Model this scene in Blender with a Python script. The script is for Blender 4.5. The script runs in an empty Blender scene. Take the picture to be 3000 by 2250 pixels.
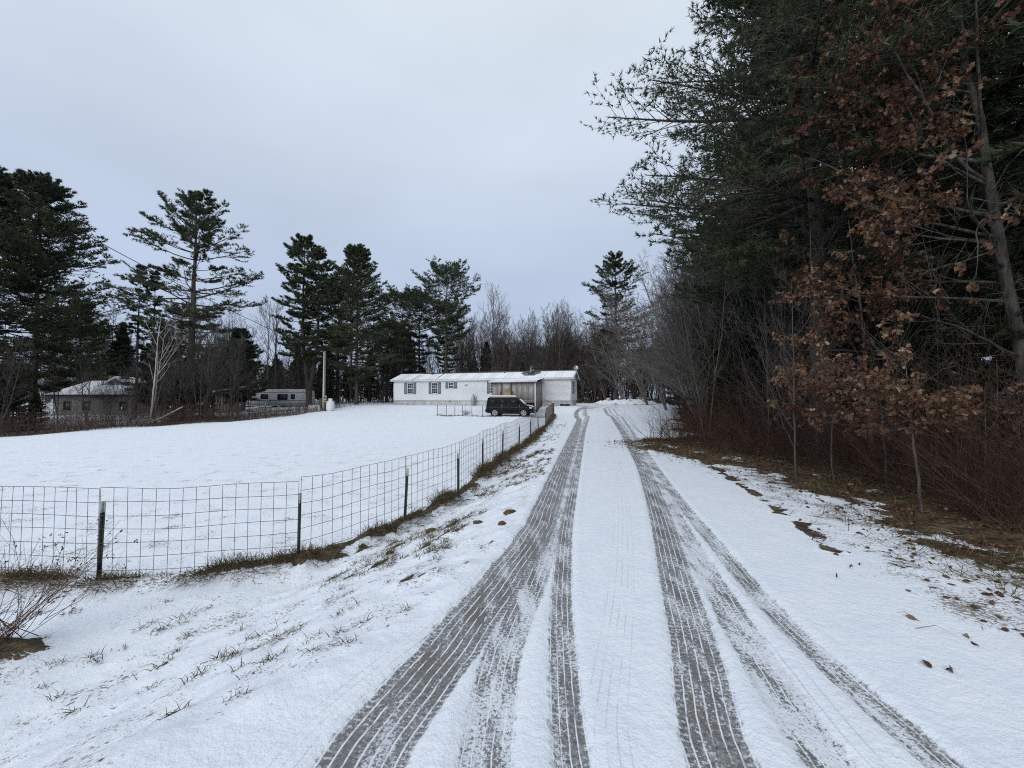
import bpy, math
import numpy as np

rng = np.random.default_rng(11)
R = math.radians
scene = bpy.context.scene
C = scene.collection

# ------------------------------------------------------------------ camera
FPX = 1170.0                       # focal length in pixels of the 3000 px wide photograph
EYE = 1.6
PITCH = math.atan(43 / FPX)
cam_d = bpy.data.cameras.new('camera')
cam_d.sensor_width = 36
cam_d.lens = 36 * FPX / 3000
cam_d.clip_start = 0.05
cam_d.clip_end = 3000
cam = bpy.data.objects.new('camera', cam_d)
C.objects.link(cam)
cam.location = (0, 0, EYE)
cam.rotation_euler = (math.pi / 2 + PITCH, 0, 0)
scene.camera = cam

# ------------------------------------------------------------------ world: a closed winter overcast
SUN_EL, SUN_AZ = R(28), R(200)     # azimuth clockwise from +Y
world = bpy.data.worlds.new('World')
scene.world = world
world.use_nodes = True
wn = world.node_tree
wn.nodes.clear()
w_out = wn.nodes.new('ShaderNodeOutputWorld')
w_bg = wn.nodes.new('ShaderNodeBackground')
w_sky = wn.nodes.new('ShaderNodeTexSky')
w_sky.sky_type = 'NISHITA'
w_sky.sun_disc = False
w_sky.sun_elevation = SUN_EL
w_sky.sun_rotation = SUN_AZ
w_sky.dust_density = 4.0
w_tc = wn.nodes.new('ShaderNodeTexCoord')
w_sep = wn.nodes.new('ShaderNodeSeparateXYZ')
wn.links.new(w_tc.outputs['Generated'], w_sep.inputs[0])
w_ramp = wn.nodes.new('ShaderNodeValToRGB')          # cloud deck: darker low down, paler overhead
cr = w_ramp.color_ramp
cr.elements[0].position = 0.0
cr.elements[0].color = (4.3, 5.15, 6.85, 1)
cr.elements[1].position = 0.9
cr.elements[1].color = (7.1, 7.7, 8.35, 1)
e = cr.elements.new(0.3); e.color = (4.75, 5.6, 7.15, 1)
e = cr.elements.new(0.55); e.color = (6.0, 6.8, 7.9, 1)
wn.links.new(w_sep.outputs['Z'], w_ramp.inputs[0])
w_map = wn.nodes.new('ShaderNodeMapping')
w_map.inputs['Scale'].default_value = (1.0, 1.6, 3.2)
w_map.inputs['Rotation'].default_value = (0, 0, 0.6)
wn.links.new(w_tc.outputs['Generated'], w_map.inputs[0])
w_noi = wn.nodes.new('ShaderNodeTexNoise')
w_noi.inputs['Scale'].default_value = 1.5
w_noi.inputs['Detail'].default_value = 4
w_noi.inputs['Roughness'].default_value = 0.45
wn.links.new(w_map.outputs[0], w_noi.inputs['Vector'])
w_mr = wn.nodes.new('ShaderNodeMapRange')
w_mr.inputs['From Min'].default_value = 0.3
w_mr.inputs['From Max'].default_value = 0.7
w_mr.inputs['To Min'].default_value = 0.93
w_mr.inputs['To Max'].default_value = 1.09
wn.links.new(w_noi.outputs['Fac'], w_mr.inputs['Value'])
w_mul = wn.nodes.new('ShaderNodeVectorMath'); w_mul.operation = 'SCALE'
wn.links.new(w_ramp.outputs['Color'], w_mul.inputs[0])
wn.links.new(w_mr.outputs[0], w_mul.inputs['Scale'])
w_mix = wn.nodes.new('ShaderNodeMix'); w_mix.data_type = 'RGBA'
w_mix.inputs['Factor'].default_value = 0.93
wn.links.new(w_sky.outputs['Color'], w_mix.inputs['A'])
wn.links.new(w_mul.outputs[0], w_mix.inputs['B'])
wn.links.new(w_mix.outputs['Result'], w_bg.inputs['Color'])
w_bg.inputs['Strength'].default_value = 0.1
wn.links.new(w_bg.outputs[0], w_out.inputs['Surface'])

sun_d = bpy.data.lights.new('sun', 'SUN')
sun_d.energy = 1.1
sun_d.angle = R(40)
sun_d.color = (1.0, 0.97, 0.93)
sun = bpy.data.objects.new('sun', sun_d)
C.objects.link(sun)
sun.rotation_euler = (math.pi / 2 - SUN_EL, 0, math.pi - SUN_AZ)

vs = scene.view_settings
vs.view_transform = 'Standard'
vs.look = 'None'
vs.gamma = 1
vs.exposure = 0.15
vs.use_curve_mapping = False
scene.cycles.use_denoising = False
scene.cycles.filter_width = 1.1
scene.cycles.max_bounces = 4
scene.cycles.diffuse_bounces = 2
scene.cycles.glossy_bounces = 2
scene.cycles.transmission_bounces = 2
scene.cycles.use_adaptive_sampling = True
scene.cycles.adaptive_threshold = 0.012
scene.cycles.transparent_max_bounces = 4
scene.cycles.sample_clamp_indirect = 4
scene.cycles.debug_use_spatial_splits = True

# ------------------------------------------------------------------ small mathematics
def nrm(a):
    return a / np.maximum(np.linalg.norm(a, axis=-1, keepdims=True), 1e-9)

def sstep(a, b, x):
    t = np.clip((np.asarray(x, float) - a) / (b - a), 0, 1)
    return t * t * (3 - 2 * t)

def _hash(i, j, s):
    h = (i.astype(np.int64) * 374761393 + j.astype(np.int64) * 668265263 + s * 974711) & 0x7fffffff
    h = ((h ^ (h >> 13)) * 1274126177) & 0x7fffffff
    return ((h ^ (h >> 16)) & 0xffff) / 65535.0

def vnoise(x, y, s=0):
    i, j = np.floor(x), np.floor(y)
    fx, fy = x - i, y - j
    fx = fx * fx * (3 - 2 * fx); fy = fy * fy * (3 - 2 * fy)
    a = _hash(i, j, s); b = _hash(i + 1, j, s); c = _hash(i, j + 1, s); d = _hash(i + 1, j + 1, s)
    return (a * (1 - fx) + b * fx) * (1 - fy) + (c * (1 - fx) + d * fx) * fy

def fbm(x, y, s=0, o=4):
    v = 0; a = 0.5; t = 0
    for k in range(o):
        v = v + a * vnoise(x * 2 ** k, y * 2 ** k, s + k * 17); t += a; a *= 0.5
    return v / t

def ray(xv, yv):                    # direction through a point of the 2212 px wide view of the photograph
    xc = (xv * 1.35624 - 1500) / FPX; yc = (1125 - yv * 1.35624) / FPX
    return np.array((xc, math.cos(PITCH) - yc * math.sin(PITCH), math.sin(PITCH) + yc * math.cos(PITCH)))

def at(xv, yv, Y):
    d = ray(xv, yv)
    return np.array((0, 0, EYE)) + d * (Y / d[1])

def onz(xv, yv, z=0.0):
    d = ray(xv, yv)
    return np.array((0, 0, EYE)) + d * ((z - EYE) / d[2])

# ------------------------------------------------------------------ mesh helpers
def mk(name, V, Q=None, T=None, mat=None, parent=None, smooth=False, attrs=None):
    V = np.ascontiguousarray(V, np.float32)
    Q = np.zeros((0, 4), np.int32) if Q is None or len(Q) == 0 else np.asarray(Q, np.int32)
    T = np.zeros((0, 3), np.int32) if T is None or len(T) == 0 else np.asarray(T, np.int32)
    me = bpy.data.meshes.new(name)
    me.vertices.add(len(V)); me.vertices.foreach_set('co', V.ravel())
    lo = np.concatenate((Q.ravel(), T.ravel())).astype(np.int32)
    me.loops.add(len(lo)); me.loops.foreach_set('vertex_index', lo)
    ls = np.concatenate((np.arange(len(Q)) * 4, len(Q) * 4 + np.arange(len(T)) * 3)).astype(np.int32)
    me.polygons.add(len(ls)); me.polygons.foreach_set('loop_start', ls)
    if smooth:
        me.polygons.foreach_set('use_smooth', np.ones(len(ls), bool))
    me.update(calc_edges=True)
    if attrs:
        for k, a in attrs.items():
            a = np.ascontiguousarray(a, np.float32)
            if a.ndim == 1:
                me.attributes.new(k, 'FLOAT', 'POINT').data.foreach_set('value', a)
            else:
                me.attributes.new(k, 'FLOAT_VECTOR', 'POINT').data.foreach_set('vector', a.ravel())
    if mat is not None:
        me.materials.append(mat)
    return link(name, me, parent)

def link(name, me, parent=None):
    o = bpy.data.objects.new(name, me)
    C.objects.link(o)
    if parent is not None:
        o.parent = parent
    return o

class MB:
    def __init__(s):
        s.V = []; s.Q = []; s.T = []; s.n = 0
    def add(s, V, Q=None, T=None):
        V = np.asarray(V, float).reshape(-1, 3)
        if Q is not None and len(Q): s.Q.append(np.asarray(Q) + s.n)
        if T is not None and len(T): s.T.append(np.asarray(T) + s.n)
        s.V.append(V); s.n += len(V); return s
    def box(s, x0, x1, y0, y1, z0, z1):
        V = [(x, y, z) for z in (z0, z1) for x, y in ((x0, y0), (x1, y0), (x1, y1), (x0, y1))]
        return s.add(V, [(3, 2, 1, 0), (4, 5, 6, 7), (0, 1, 5, 4), (1, 2, 6, 5), (2, 3, 7, 6), (3, 0, 4, 7)])
    def tube(s, P, r, k=8, caps=True):
        P = np.asarray(P, float); n = len(P)
        r = np.broadcast_to(np.asarray(r, float), (n,))
        V, Q = tubes(P[None], r[None], k)
        b = s.n; s.add(V, Q)
        if caps:
            for ring, rev in ((0, True), (n - 1, False)):
                c = s.n; s.V.append(P[ring][None]); s.n += 1
                i = b + ring * k + np.arange(k); j = b + ring * k + (np.arange(k) + 1) % k
                s.T.append(np.stack((np.full(k, c), j, i) if rev else (np.full(k, c), i, j), 1))
        return s
    def prism(s, poly, y0, y1):                  # polygon in x,z extruded along y (fan caps: convex outlines)
        n = len(poly)
        V = [(p[0], y, p[1]) for y in (y0, y1) for p in poly]
        Q = [(i, (i + 1) % n, n + (i + 1) % n, n + i) for i in range(n)]
        T = [(0, i + 1, i) for i in range(1, n - 1)] + [(n, n + i, n + i + 1) for i in range(1, n - 1)]
        return s.add(V, Q, T)
    def get(s):
        V = np.concatenate(s.V) if s.V else np.zeros((0, 3))
        return V, (np.concatenate(s.Q) if s.Q else None), (np.concatenate(s.T) if s.T else None)
    def build(s, name, mat, parent=None, smooth=False):
        V, Q, T = s.get()
        return mk(name, V, Q, T, mat, parent, smooth)

def tubes(P, Rd, k):                 # P (B,n,3), Rd (B,n): B tapered tubes of k sides
    B, n, _ = P.shape
    T = np.empty_like(P)
    T[:, 1:-1] = P[:, 2:] - P[:, :-2]; T[:, 0] = P[:, 1] - P[:, 0]; T[:, -1] = P[:, -1] - P[:, -2]
    T = nrm(T)
    mean = nrm(P[:, -1] - P[:, 0])
    ref = np.where((np.abs(mean[:, 2:3]) > 0.8), np.array([[1.0, 0.13, 0]]), np.array([[0.1, 0, 1.0]]))[:, None]
    u = nrm(np.cross(T, ref)); v = np.cross(T, u)
    a = np.arange(k) * 2 * math.pi / k
    V = P[:, :, None] + Rd[:, :, None, None] * (np.cos(a)[None, None, :, None] * u[:, :, None] + np.sin(a)[None, None, :, None] * v[:, :, None])
    b = np.arange(B)[:, None, None] * n * k; i = np.arange(n - 1)[None, :, None] * k
    j = np.arange(k)[None, None, :]; j2 = (j + 1) % k
    Q = np.stack((b + i + j, b + i + k + j, b + i + k + j2, b + i + j2), -1).reshape(-1, 4)
    return V.reshape(-1, 3), Q

def empty(name, loc=(0, 0, 0), rz=0.0):
    o = bpy.data.objects.new(name, None)
    o.empty_display_size = 0.2
    C.objects.link(o)
    o.location = loc; o.rotation_euler = (0, 0, rz)
    return o

def tag(o, label, cat, group=None, kind=None):
    o['label'] = label
    if kind != 'structure': o['category'] = cat
    if group: o['group'] = group
    if kind: o['kind'] = kind
    return o

def copy_tree(o, parent=None):
    c = o.copy(); C.objects.link(c); c.parent = parent
    for ch in o.children:
        copy_tree(ch, c)
    return c

# ------------------------------------------------------------------ material helpers
class NT:
    def __init__(s, name):
        s.m = bpy.data.materials.new(name); s.m.use_nodes = True
        s.t = s.m.node_tree; s.t.nodes.clear()
        s.out = s.t.nodes.new('ShaderNodeOutputMaterial')
        s.b = s.t.nodes.new('ShaderNodeBsdfPrincipled')
        s.t.links.new(s.b.outputs[0], s.out.inputs[0])
        g = s.t.nodes.new('ShaderNodeNewGeometry'); s.P = g.outputs['Position']
        tc = s.t.nodes.new('ShaderNodeTexCoord'); s.O = tc.outputs['Object']
        s.geo = g
    def put(s, sock, v):
        if hasattr(v, 'links'): s.t.links.new(v, sock)
        elif v is not None:
            if isinstance(v, (tuple, list)) and len(v) == 3 and sock.type == 'RGBA': v = (*v, 1)
            sock.default_value = v
    def math(s, op, a, b=None, c=None, clamp=False):
        n = s.t.nodes.new('ShaderNodeMath'); n.operation = op; n.use_clamp = clamp
        for i, v in enumerate((a, b, c)):
            if v is not None: s.put(n.inputs[i], v)
        return n.outputs[0]
    def noise(s, scale, detail=3, rough=0.55, vec=None, out='Fac', dist=0.0):
        n = s.t.nodes.new('ShaderNodeTexNoise')
        s.put(n.inputs['Vector'], vec if vec is not None else s.O)
        n.inputs['Scale'].default_value = scale; n.inputs['Detail'].default_value = detail
        n.inputs['Roughness'].default_value = rough; n.inputs['Distortion'].default_value = dist
        return n.outputs[out]
    def voro(s, scale, vec=None, out='Color', feature='F1'):
        n = s.t.nodes.new('ShaderNodeTexVoronoi'); n.feature = feature
        s.put(n.inputs['Vector'], vec if vec is not None else s.O)
        n.inputs['Scale'].default_value = scale
        return n.outputs[out]
    def scale(s, v, xyz):
        n = s.t.nodes.new('ShaderNodeMapping'); s.put(n.inputs['Vector'], v)
        n.inputs['Scale'].default_value = xyz
        return n.outputs[0]
    def ramp(s, v, stops):
        n = s.t.nodes.new('ShaderNodeValToRGB'); s.put(n.inputs[0], v)
        r = n.color_ramp
        while len(r.elements) > 1: r.elements.remove(r.elements[-1])
        for i, (p, c) in enumerate(stops):
            e = r.elements[0] if i == 0 else r.elements.new(p)
            e.position = p; e.color = (*c, 1)
        return n.outputs[0]
    def rng(s, v, a, b, c=0.0, d=1.0, smooth=True):
        n = s.t.nodes.new('ShaderNodeMapRange')
        n.interpolation_type = 'SMOOTHSTEP' if smooth else 'LINEAR'
        s.put(n.inputs[0], v)
        for i, x in enumerate((a, b, c, d)): s.put(n.inputs[1 + i], x)
        return n.outputs[0]
    def mix(s, f, a, b):
        n = s.t.nodes.new('ShaderNodeMix'); n.data_type = 'RGBA'
        s.put(n.inputs['Factor'], f); s.put(n.inputs['A'], a); s.put(n.inputs['B'], b)
        return n.outputs['Result']
    def attr(s, name, out='Fac'):
        n = s.t.nodes.new('ShaderNodeAttribute'); n.attribute_name = name
        return n.outputs[out]
    def sep(s, v):
        n = s.t.nodes.new('ShaderNodeSeparateXYZ'); s.put(n.inputs[0], v)
        return n.outputs
    def comb(s, x, y, z):
        n = s.t.nodes.new('ShaderNodeCombineXYZ')
        for i, v in enumerate((x, y, z)): s.put(n.inputs[i], v)
        return n.outputs[0]
    def orand(s):
        return s.t.nodes.new('ShaderNodeObjectInfo').outputs['Random']
    def bump(s, h, strength=0.3, dist=0.01):
        n = s.t.nodes.new('ShaderNodeBump'); n.inputs['Strength'].default_value = strength
        n.inputs['Distance'].default_value = dist; s.put(n.inputs['Height'], h)
        s.t.links.new(n.outputs[0], s.b.inputs['Normal'])
    def fin(s, col, rough=0.8, spec=0.3, metal=0.0):
        s.put(s.b.inputs['Base Color'], col); s.put(s.b.inputs['Roughness'], rough)
        s.put(s.b.inputs['Specular IOR Level'], spec); s.put(s.b.inputs['Metallic'], metal)
        return s.m

def plain(name, c1, c2=None, scale=8, rough=0.7, spec=0.3, metal=0.0, bump=0.0, stretch=None, bscale=None):
    s = NT(name)
    vec = s.scale(s.O, stretch) if stretch else s.O
    if c2 is None: c2 = tuple(x * 0.75 for x in c1)
    f = s.noise(scale, 4, 0.6, vec)
    col = s.mix(s.rng(f, 0.3, 0.7), c1, c2)
    if bump: s.bump(s.noise(bscale or scale * 3, 3, 0.6, vec), bump, 0.02)
    return s.fin(col, rough, spec, metal)
# ------------------------------------------------------------------ lay of the land
# fence posts along the drive: (x, y, ground z)
FENCE = np.array([(-14, 6.6, -.60), (-9.3, 5.35, -.58), (-5.03, 4.95, -.57), (-2.81, 5.33, -.55), (-1.82, 6.80, -.42), (-1.12, 8.35, -.36),
                  (-.78, 10.55, -.38), (-.31, 12.7, -.32), (.24, 15.0, -.28), (.80, 17.6, -.26), (1.36, 20.9, -.22),
                  (2.0, 24.0, -.12), (2.52, 27.4, -.06), (3.0, 30.4, 0.0), (3.55, 33.9, .06)])
_fo = np.argsort(FENCE[3:, 1])
FX_Y = np.concatenate(([0.0], FENCE[3:, 1], [40.0])); FX_X = np.concatenate(([-4.6], FENCE[3:, 0], [4.6]))
def fence_x(y): return np.interp(y, FX_Y, FX_X)
def fence_dist(x, y):
    d = np.full(np.shape(x), 1e9)
    for a, b in zip(FENCE[:-1, :2], FENCE[1:, :2]):
        ab = b - a; t = np.clip(((x - a[0]) * ab[0] + (y - a[1]) * ab[1]) / (ab @ ab), 0, 1)
        d = np.minimum(d, np.hypot(x - a[0] - t * ab[0], y - a[1] - t * ab[1]))
    return d

def pxline(pts, z=0.0):
    return np.array([onz(x, y, z)[:2] for x, y in pts])

def smooth_line(pts):                           # x as a smooth function of y
    p = pts[np.argsort(pts[:, 1])]
    yy = np.linspace(p[0, 1], p[-1, 1], 400); xx = np.interp(yy, p[:, 1], p[:, 0])
    for _ in range(3):                          # smoothing that widens with distance
        k = np.clip((yy - yy[0]) * 0.12 + 0.25, 0.25, 2.0)
        out = np.empty_like(xx)
        for i in range(len(yy)):
            w = np.clip(1 - np.abs(yy - yy[i]) / k[i], 0, None); out[i] = (w * xx).sum() / w.sum()
        xx = out
    return yy, xx

# wheel tracks: centre lines read off as points on the drive, with widths
TR = {
    'A': ([(745, 1659), (905, 1480), (1045, 1300), (1160, 1150), (1208, 1020), (1240, 940), (1253, 905)], .20),
    'B': ([(1037, 1659), (1082, 1400), (1160, 1240), (1195, 1120), (1232, 1000), (1256, 930), (1268, 900)], .125),
    'C': ([(1230, 1659), (1220, 1500), (1211, 1300), (1220, 1150), (1248, 1000), (1262, 930), (1273, 900)], .085),
    'D': ([(1545, 1659), (1504, 1400), (1462, 1250), (1430, 1120), (1392, 1010), (1350, 940), (1320, 900)], .15),
    'E': ([(1790, 1659), (1690, 1500), (1625, 1400), (1560, 1290), (1480, 1160), (1420, 1040), (1366, 950), (1330, 900)], .12),
    'F': ([(2050, 1659), (1865, 1500), (1755, 1400), (1650, 1300), (1568, 1200), (1490, 1110), (1430, 1030), (1378, 950), (1341, 900)], .085),
}
for k in TR:
    yy, xx = smooth_line(pxline(TR[k][0]))
    s0 = (xx[8] - xx[0]) / (yy[8] - yy[0]); s1 = (xx[-1] - xx[-40]) / (yy[-1] - yy[-40])
    yy = np.concatenate(([yy[0] - 6], yy, [yy[-1] + 6, yy[-1] + 25])); xx = np.concatenate(([xx[0] - 6 * s0], xx, [xx[-1] + 6 * s1 + .2, xx[-1] + 12]))
    TR[k] = (yy, xx, TR[k][1])
def track_u(k, x, y):
    yy, xx, w = TR[k]
    xc = np.interp(y, yy, xx); g = np.gradient(xx, yy); s = np.interp(y, yy, g)
    return (x - xc) / np.sqrt(1 + s * s)

DL = pxline([(300, 1659), (640, 1500), (900, 1350), (1105, 1150), (1185, 1000), (1228, 900)])
DR = pxline([(2330, 1659), (2060, 1420), (1850, 1300), (1600, 1110), (1420, 975), (1375, 900)])
def drive_l(y): return np.interp(y, np.concatenate(([-30], DL[:, 1], [60])), np.concatenate(([DL[0, 0] - 4], DL[:, 0], [DL[-1, 0] + 5])))
def drive_r(y): return np.interp(y, np.concatenate(([-30], DR[:, 1], [60])), np.concatenate(([DR[0, 0]], DR[:, 0], [DR[-1, 0] + 8])))

# the open snow: everything outside this outline is woods
OPEN = np.array([(3.4, -25), (4.1, 2.0), (4.65, 3.9), (4.8, 4.4), (5.2, 5.8), (5.55, 7.3), (5.6, 9.3), (5.3, 10.7), (4.9, 11.6), (4.35, 13.4),
                 (4.45, 14.8), (5.6, 15.8), (7.6, 16.6), (9.0, 18.0), (8.2, 20.5), (9.8, 22.5), (11.6, 25.5), (10.8, 28.5), (13.2, 31.5), (15.0, 37), (17.5, 43), (24, 47), (24, 53), (17, 58),
                 (9, 60), (2, 57), (-6, 54), (-15, 50), (-16.8, 46), (-19.2, 40.5), (-22.2, 30), (-26, 20), (-30, 12), (-36, 0), (-40, -25)])
def open_sd(x, y):                              # signed distance, positive inside
    d = np.full(np.shape(x), 1e9); ins = np.zeros(np.shape(x), bool)
    n = len(OPEN)
    for i in range(n):
        a = OPEN[i]; b = OPEN[(i + 1) % n]; ab = b - a
        t = np.clip(((x - a[0]) * ab[0] + (y - a[1]) * ab[1]) / (ab @ ab), 0, 1)
        d = np.minimum(d, np.hypot(x - a[0] - t * ab[0], y - a[1] - t * ab[1]))
        if a[1] != b[1]:
            c = ((a[1] > y) != (b[1] > y)) & (x < (b[0] - a[0]) * (y - a[1]) / (b[1] - a[1]) + a[0])
            ins ^= c
    return np.where(ins, d, -d)

# the mobile home stands on a low pad
H_FR = np.array((5.84, 39.7)); H_ANG = R(-17); H_L, H_W = 20.2, 4.3
H_U = np.array((math.cos(H_ANG), math.sin(H_ANG))); H_N = np.array((-H_U[1], H_U[0]))
H_FL = H_FR - H_U * H_L
H_Z = 0.86

def ground(x, y):
    x = np.asarray(x, float); y = np.asarray(y, float)
    zd = np.interp(y, [-40, 0, 10, 33, 36, 40, 46, 70, 400], [-.3, 0, 0, .06, .12, .45, .86, 1.0, 1.6])
    zf = np.interp(y, [-40, 0, 5, 8, 14, 21, 33, 36, 40, 46, 70, 400], [-.8, -.72, -.68, -.53, -.38, -.26, .04, .11, .4, .86, 1.0, 1.6])
    xl = drive_l(y) + .1; xf = np.minimum(fence_x(y), xl - .5)
    t = sstep(0, 1, (x - xf) / (xl - xf))
    z = zf + (zd - zf) * t
    # the land falls away to the left beyond the field edge
    z = z - .9 * sstep(-22, -40, x) * sstep(70, 30, y) - 0.35 * sstep(-15, -24, x) * sstep(20, 38, y) * sstep(60, 48, y)
    # pad under the home
    a = (x - H_FL[0]) * H_U[0] + (y - H_FL[1]) * H_U[1]; b = (x - H_FL[0]) * H_N[0] + (y - H_FL[1]) * H_N[1]
    dx = np.maximum(np.maximum(-a, a - H_L), 0); dy = np.maximum(np.maximum(-b, b - H_W), 0)
    w = 1 - sstep(.3, 2.4, np.hypot(dx, dy))
    z = z * (1 - w) + H_Z * w
    # gentle swell of the woods on the right
    sd = open_sd(x, y)
    z = z + (-sd > 0) * (.14 * sstep(0, 3, -sd) + .25 * (fbm(x * .22, y * .22, 5, 3) - .5) * sstep(0, 4, -sd))
    z = z + .10 * (fbm(x * .05, y * .05, 9, 2) - .5) * sstep(6, 20, np.hypot(x, y))
    return z

def axis(dense0, dense1, step, lo, hi, g, cap, gl=None):
    a = list(np.arange(dense0, dense1 + 1e-6, step))
    s = step
    while a[-1] < hi: s = min(s * g, cap if a[-1] < 90 else 40); a.append(a[-1] + s)
    s = step; b = []
    v = dense0
    while v > lo: s = min(s * (gl or g), cap if v > -70 else 40); v -= s; b.append(v)
    return np.array(b[::-1] + a)

gx = axis(-4.6, 5.6, .048, -420, 420, 1.1, 2.5)
gy = axis(1.3, 8.0, .043, -40, 600, 1.027, 2.0, 1.25)
GX, GY = np.meshgrid(gx, gy)
x = GX.ravel(); y = GY.ravel()
z = ground(x, y)
sd = open_sd(x, y)
fd = fence_dist(x, y)
near = sstep(30, 12, y) * sstep(-1, 1, y)
bank = sstep(-.25, .15, drive_l(y) - x) * sstep(-.3, .2, x - fence_x(y)) * sstep(40, 30, y)     # between fence and drive
field = sstep(.1, .5, fence_x(y) - x)

# small relief of the snow
z = z + near * (.004 * (fbm(x * 6, y * 6, 21, 3) - .5))
lump = fbm(x * 2.3 - y * .4, y * 2.3 + x * .8, 31, 4)
z = z + bank * near * (.075 * (lump - .5) + .02 * (fbm(x * 9, y * 9, 35, 2) - .5))
z = z + field * near * .03 * (fbm(x * 1.6, y * 1.6, 41, 3) - .5)
# turf ridge under the drive fence
ridge = np.exp(-((fd / .17) ** 2)) * sstep(-13, -9, x) * (.45 + .55 * sstep(-4.0, -2.8, x))
rn = fbm(x * 1.9, y * 1.9, 51, 3)
z = z + ridge * (.07 + .27 * rn) * sstep(40, 34, y)
# garden enclosure bank by the car
GAR = np.array([(-6.45, 34.6), (-4.2, 33.9), (0.6, 33.0), (3.3, 32.7)])
gd = np.full(x.shape, 1e9)
for a, b in zip(GAR[:-1], GAR[1:]):
    ab = b - a; t = np.clip(((x - a[0]) * ab[0] + (y - a[1]) * ab[1]) / (ab @ ab), 0, 1)
    gd = np.minimum(gd, np.hypot(x - a[0] - t * ab[0], y - a[1] - t * ab[1]))
z = z + np.exp(-(gd / .3) ** 2) * (.03 + .16 * rn)
# leaf litter is rough
wood = sstep(.1, -.6, sd)
z = z + wood * near * .07 * (fbm(x * 4, y * 4, 61, 4) - .4)

# wheel tracks press the snow down; a small shoulder of snow is pushed up beside them
U = {k: track_u(k, x, y) for k in TR}
press = np.zeros_like(x); shoulder = np.zeros_like(x)
for k in TR:
    w = TR[k][2]; u = np.abs(U[k])
    press = np.maximum(press, sstep(w + .03, w - .02, u))
    shoulder = np.maximum(shoulder, np.exp(-(((u - w - .05) / .03) ** 2)))
z = z - near * .022 * press + near * .007 * shoulder * (1 - press)

# snow cover: 1.4 = closed snow, about .5 = half bare
cov = np.full(x.shape, 1.4)
n1 = fbm(x * .9, y * .9, 71, 4); n2 = fbm(x * 3.1, y * 3.1, 73, 4)
edge = sstep(-.5, .5, sd + (n1 - .5) * 1.7 + (n2 - .5) * .9)
left_w = sstep(-8, -16, x)
bare_lvl = .02 + .30 * left_w + .24 * sstep(30, 44, y) * sstep(-.3, 0, n1 - .5)
cov = bare_lvl + (1.4 - bare_lvl) * edge
# thinning snow with leaves showing near the wood's edge on the right
cov = cov + (x > 2) * sstep(-2.2, -.3, sd) * sstep(.05, -.2, sd) * sstep(.54, .60, fbm(x * 1.6, y * 1.6, 77, 4)) * .8
thin = sstep(2.7, .1, sd) * (x > 1) * sstep(34, 24, y)
cov = cov - thin * np.clip((n2 - .40) * 3.0, 0, 1) * 1.05
# old rut of bare turf beside the drive on the right
rut = pxline([(1505, 985), (1560, 1020), (1640, 1075), (1725, 1130), (1800, 1185)])
rd = np.full(x.shape, 1e9)
for a, b in zip(rut[:-1], rut[1:]):
    ab = b - a; t = np.clip(((x - a[0]) * ab[0] + (y - a[1]) * ab[1]) / (ab @ ab), 0, 1)
    rd = np.minimum(rd, np.hypot(x - a[0] - t * ab[0], y - a[1] - t * ab[1]))
cov = cov - sstep(.22, .0, rd + .34 * (fbm(x * 6, y * 6, 99, 4) - .42)) * 1.0
# bank: snow cover thins in slanting streaks
ba = .62 * x + .78 * y; bb = -.78 * x + .62 * y
bn = fbm(ba * 3.2, bb * 10.0, 81, 4)
cov = cov - bank * near * np.clip((bn - .56) * 7.0, 0, .85) * sstep(.3, .55, fbm(x * .7, y * .7, 85, 2))
z = z + bank * near * .05 * (bn - .5)
cov = cov - bank * sstep(9, 14, y) * sstep(36, 26, y) * np.clip((fbm(x * 2.2, y * 1.2, 83, 4) - .45) * 3, 0, .7)
# ridges under fences
cov = cov - np.exp(-((fd / .15) ** 2)) * sstep(36, 33, y) * (.55 + .5 * sstep(-4.2, -2.6, x) + 1.1 * (rn - .1) + .5 * (n2 - .5)) * sstep(-13, -9, x)
cov = cov - np.exp(-((gd / .22) ** 2)) * (.25 + 1.5 * rn)
# dark soil mound under the dry shrub at the left edge
MOUND = onz(15, 1375, -.5)
md = np.hypot((x - MOUND[0] + .15) / 1.5, y - MOUND[1])
z = z + .14 * np.exp(-(md / .25) ** 2)
cov = cov - sstep(.34, .1, md + .35 * (n2 - .5)) * 1.2
# gravel showing on the turning place and by the wrecked car
cov = cov - sstep(3.5, .8, np.hypot((x - 13.5) / 1.8, y - 40)) * np.clip(n1 - .42, 0, 1) * 3
cov = cov - sstep(4.5, 1.0, np.hypot((x - 19.5), (y - 46.5) * 1.2)) * np.clip(n1 - .36, 0, 1) * 3.0
cov = cov - sstep(1.2, .2, np.hypot((x - 9.9) / 1.7, y - 25.0)) * np.clip(n2 - .35, 0, 1) * 3.4

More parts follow.
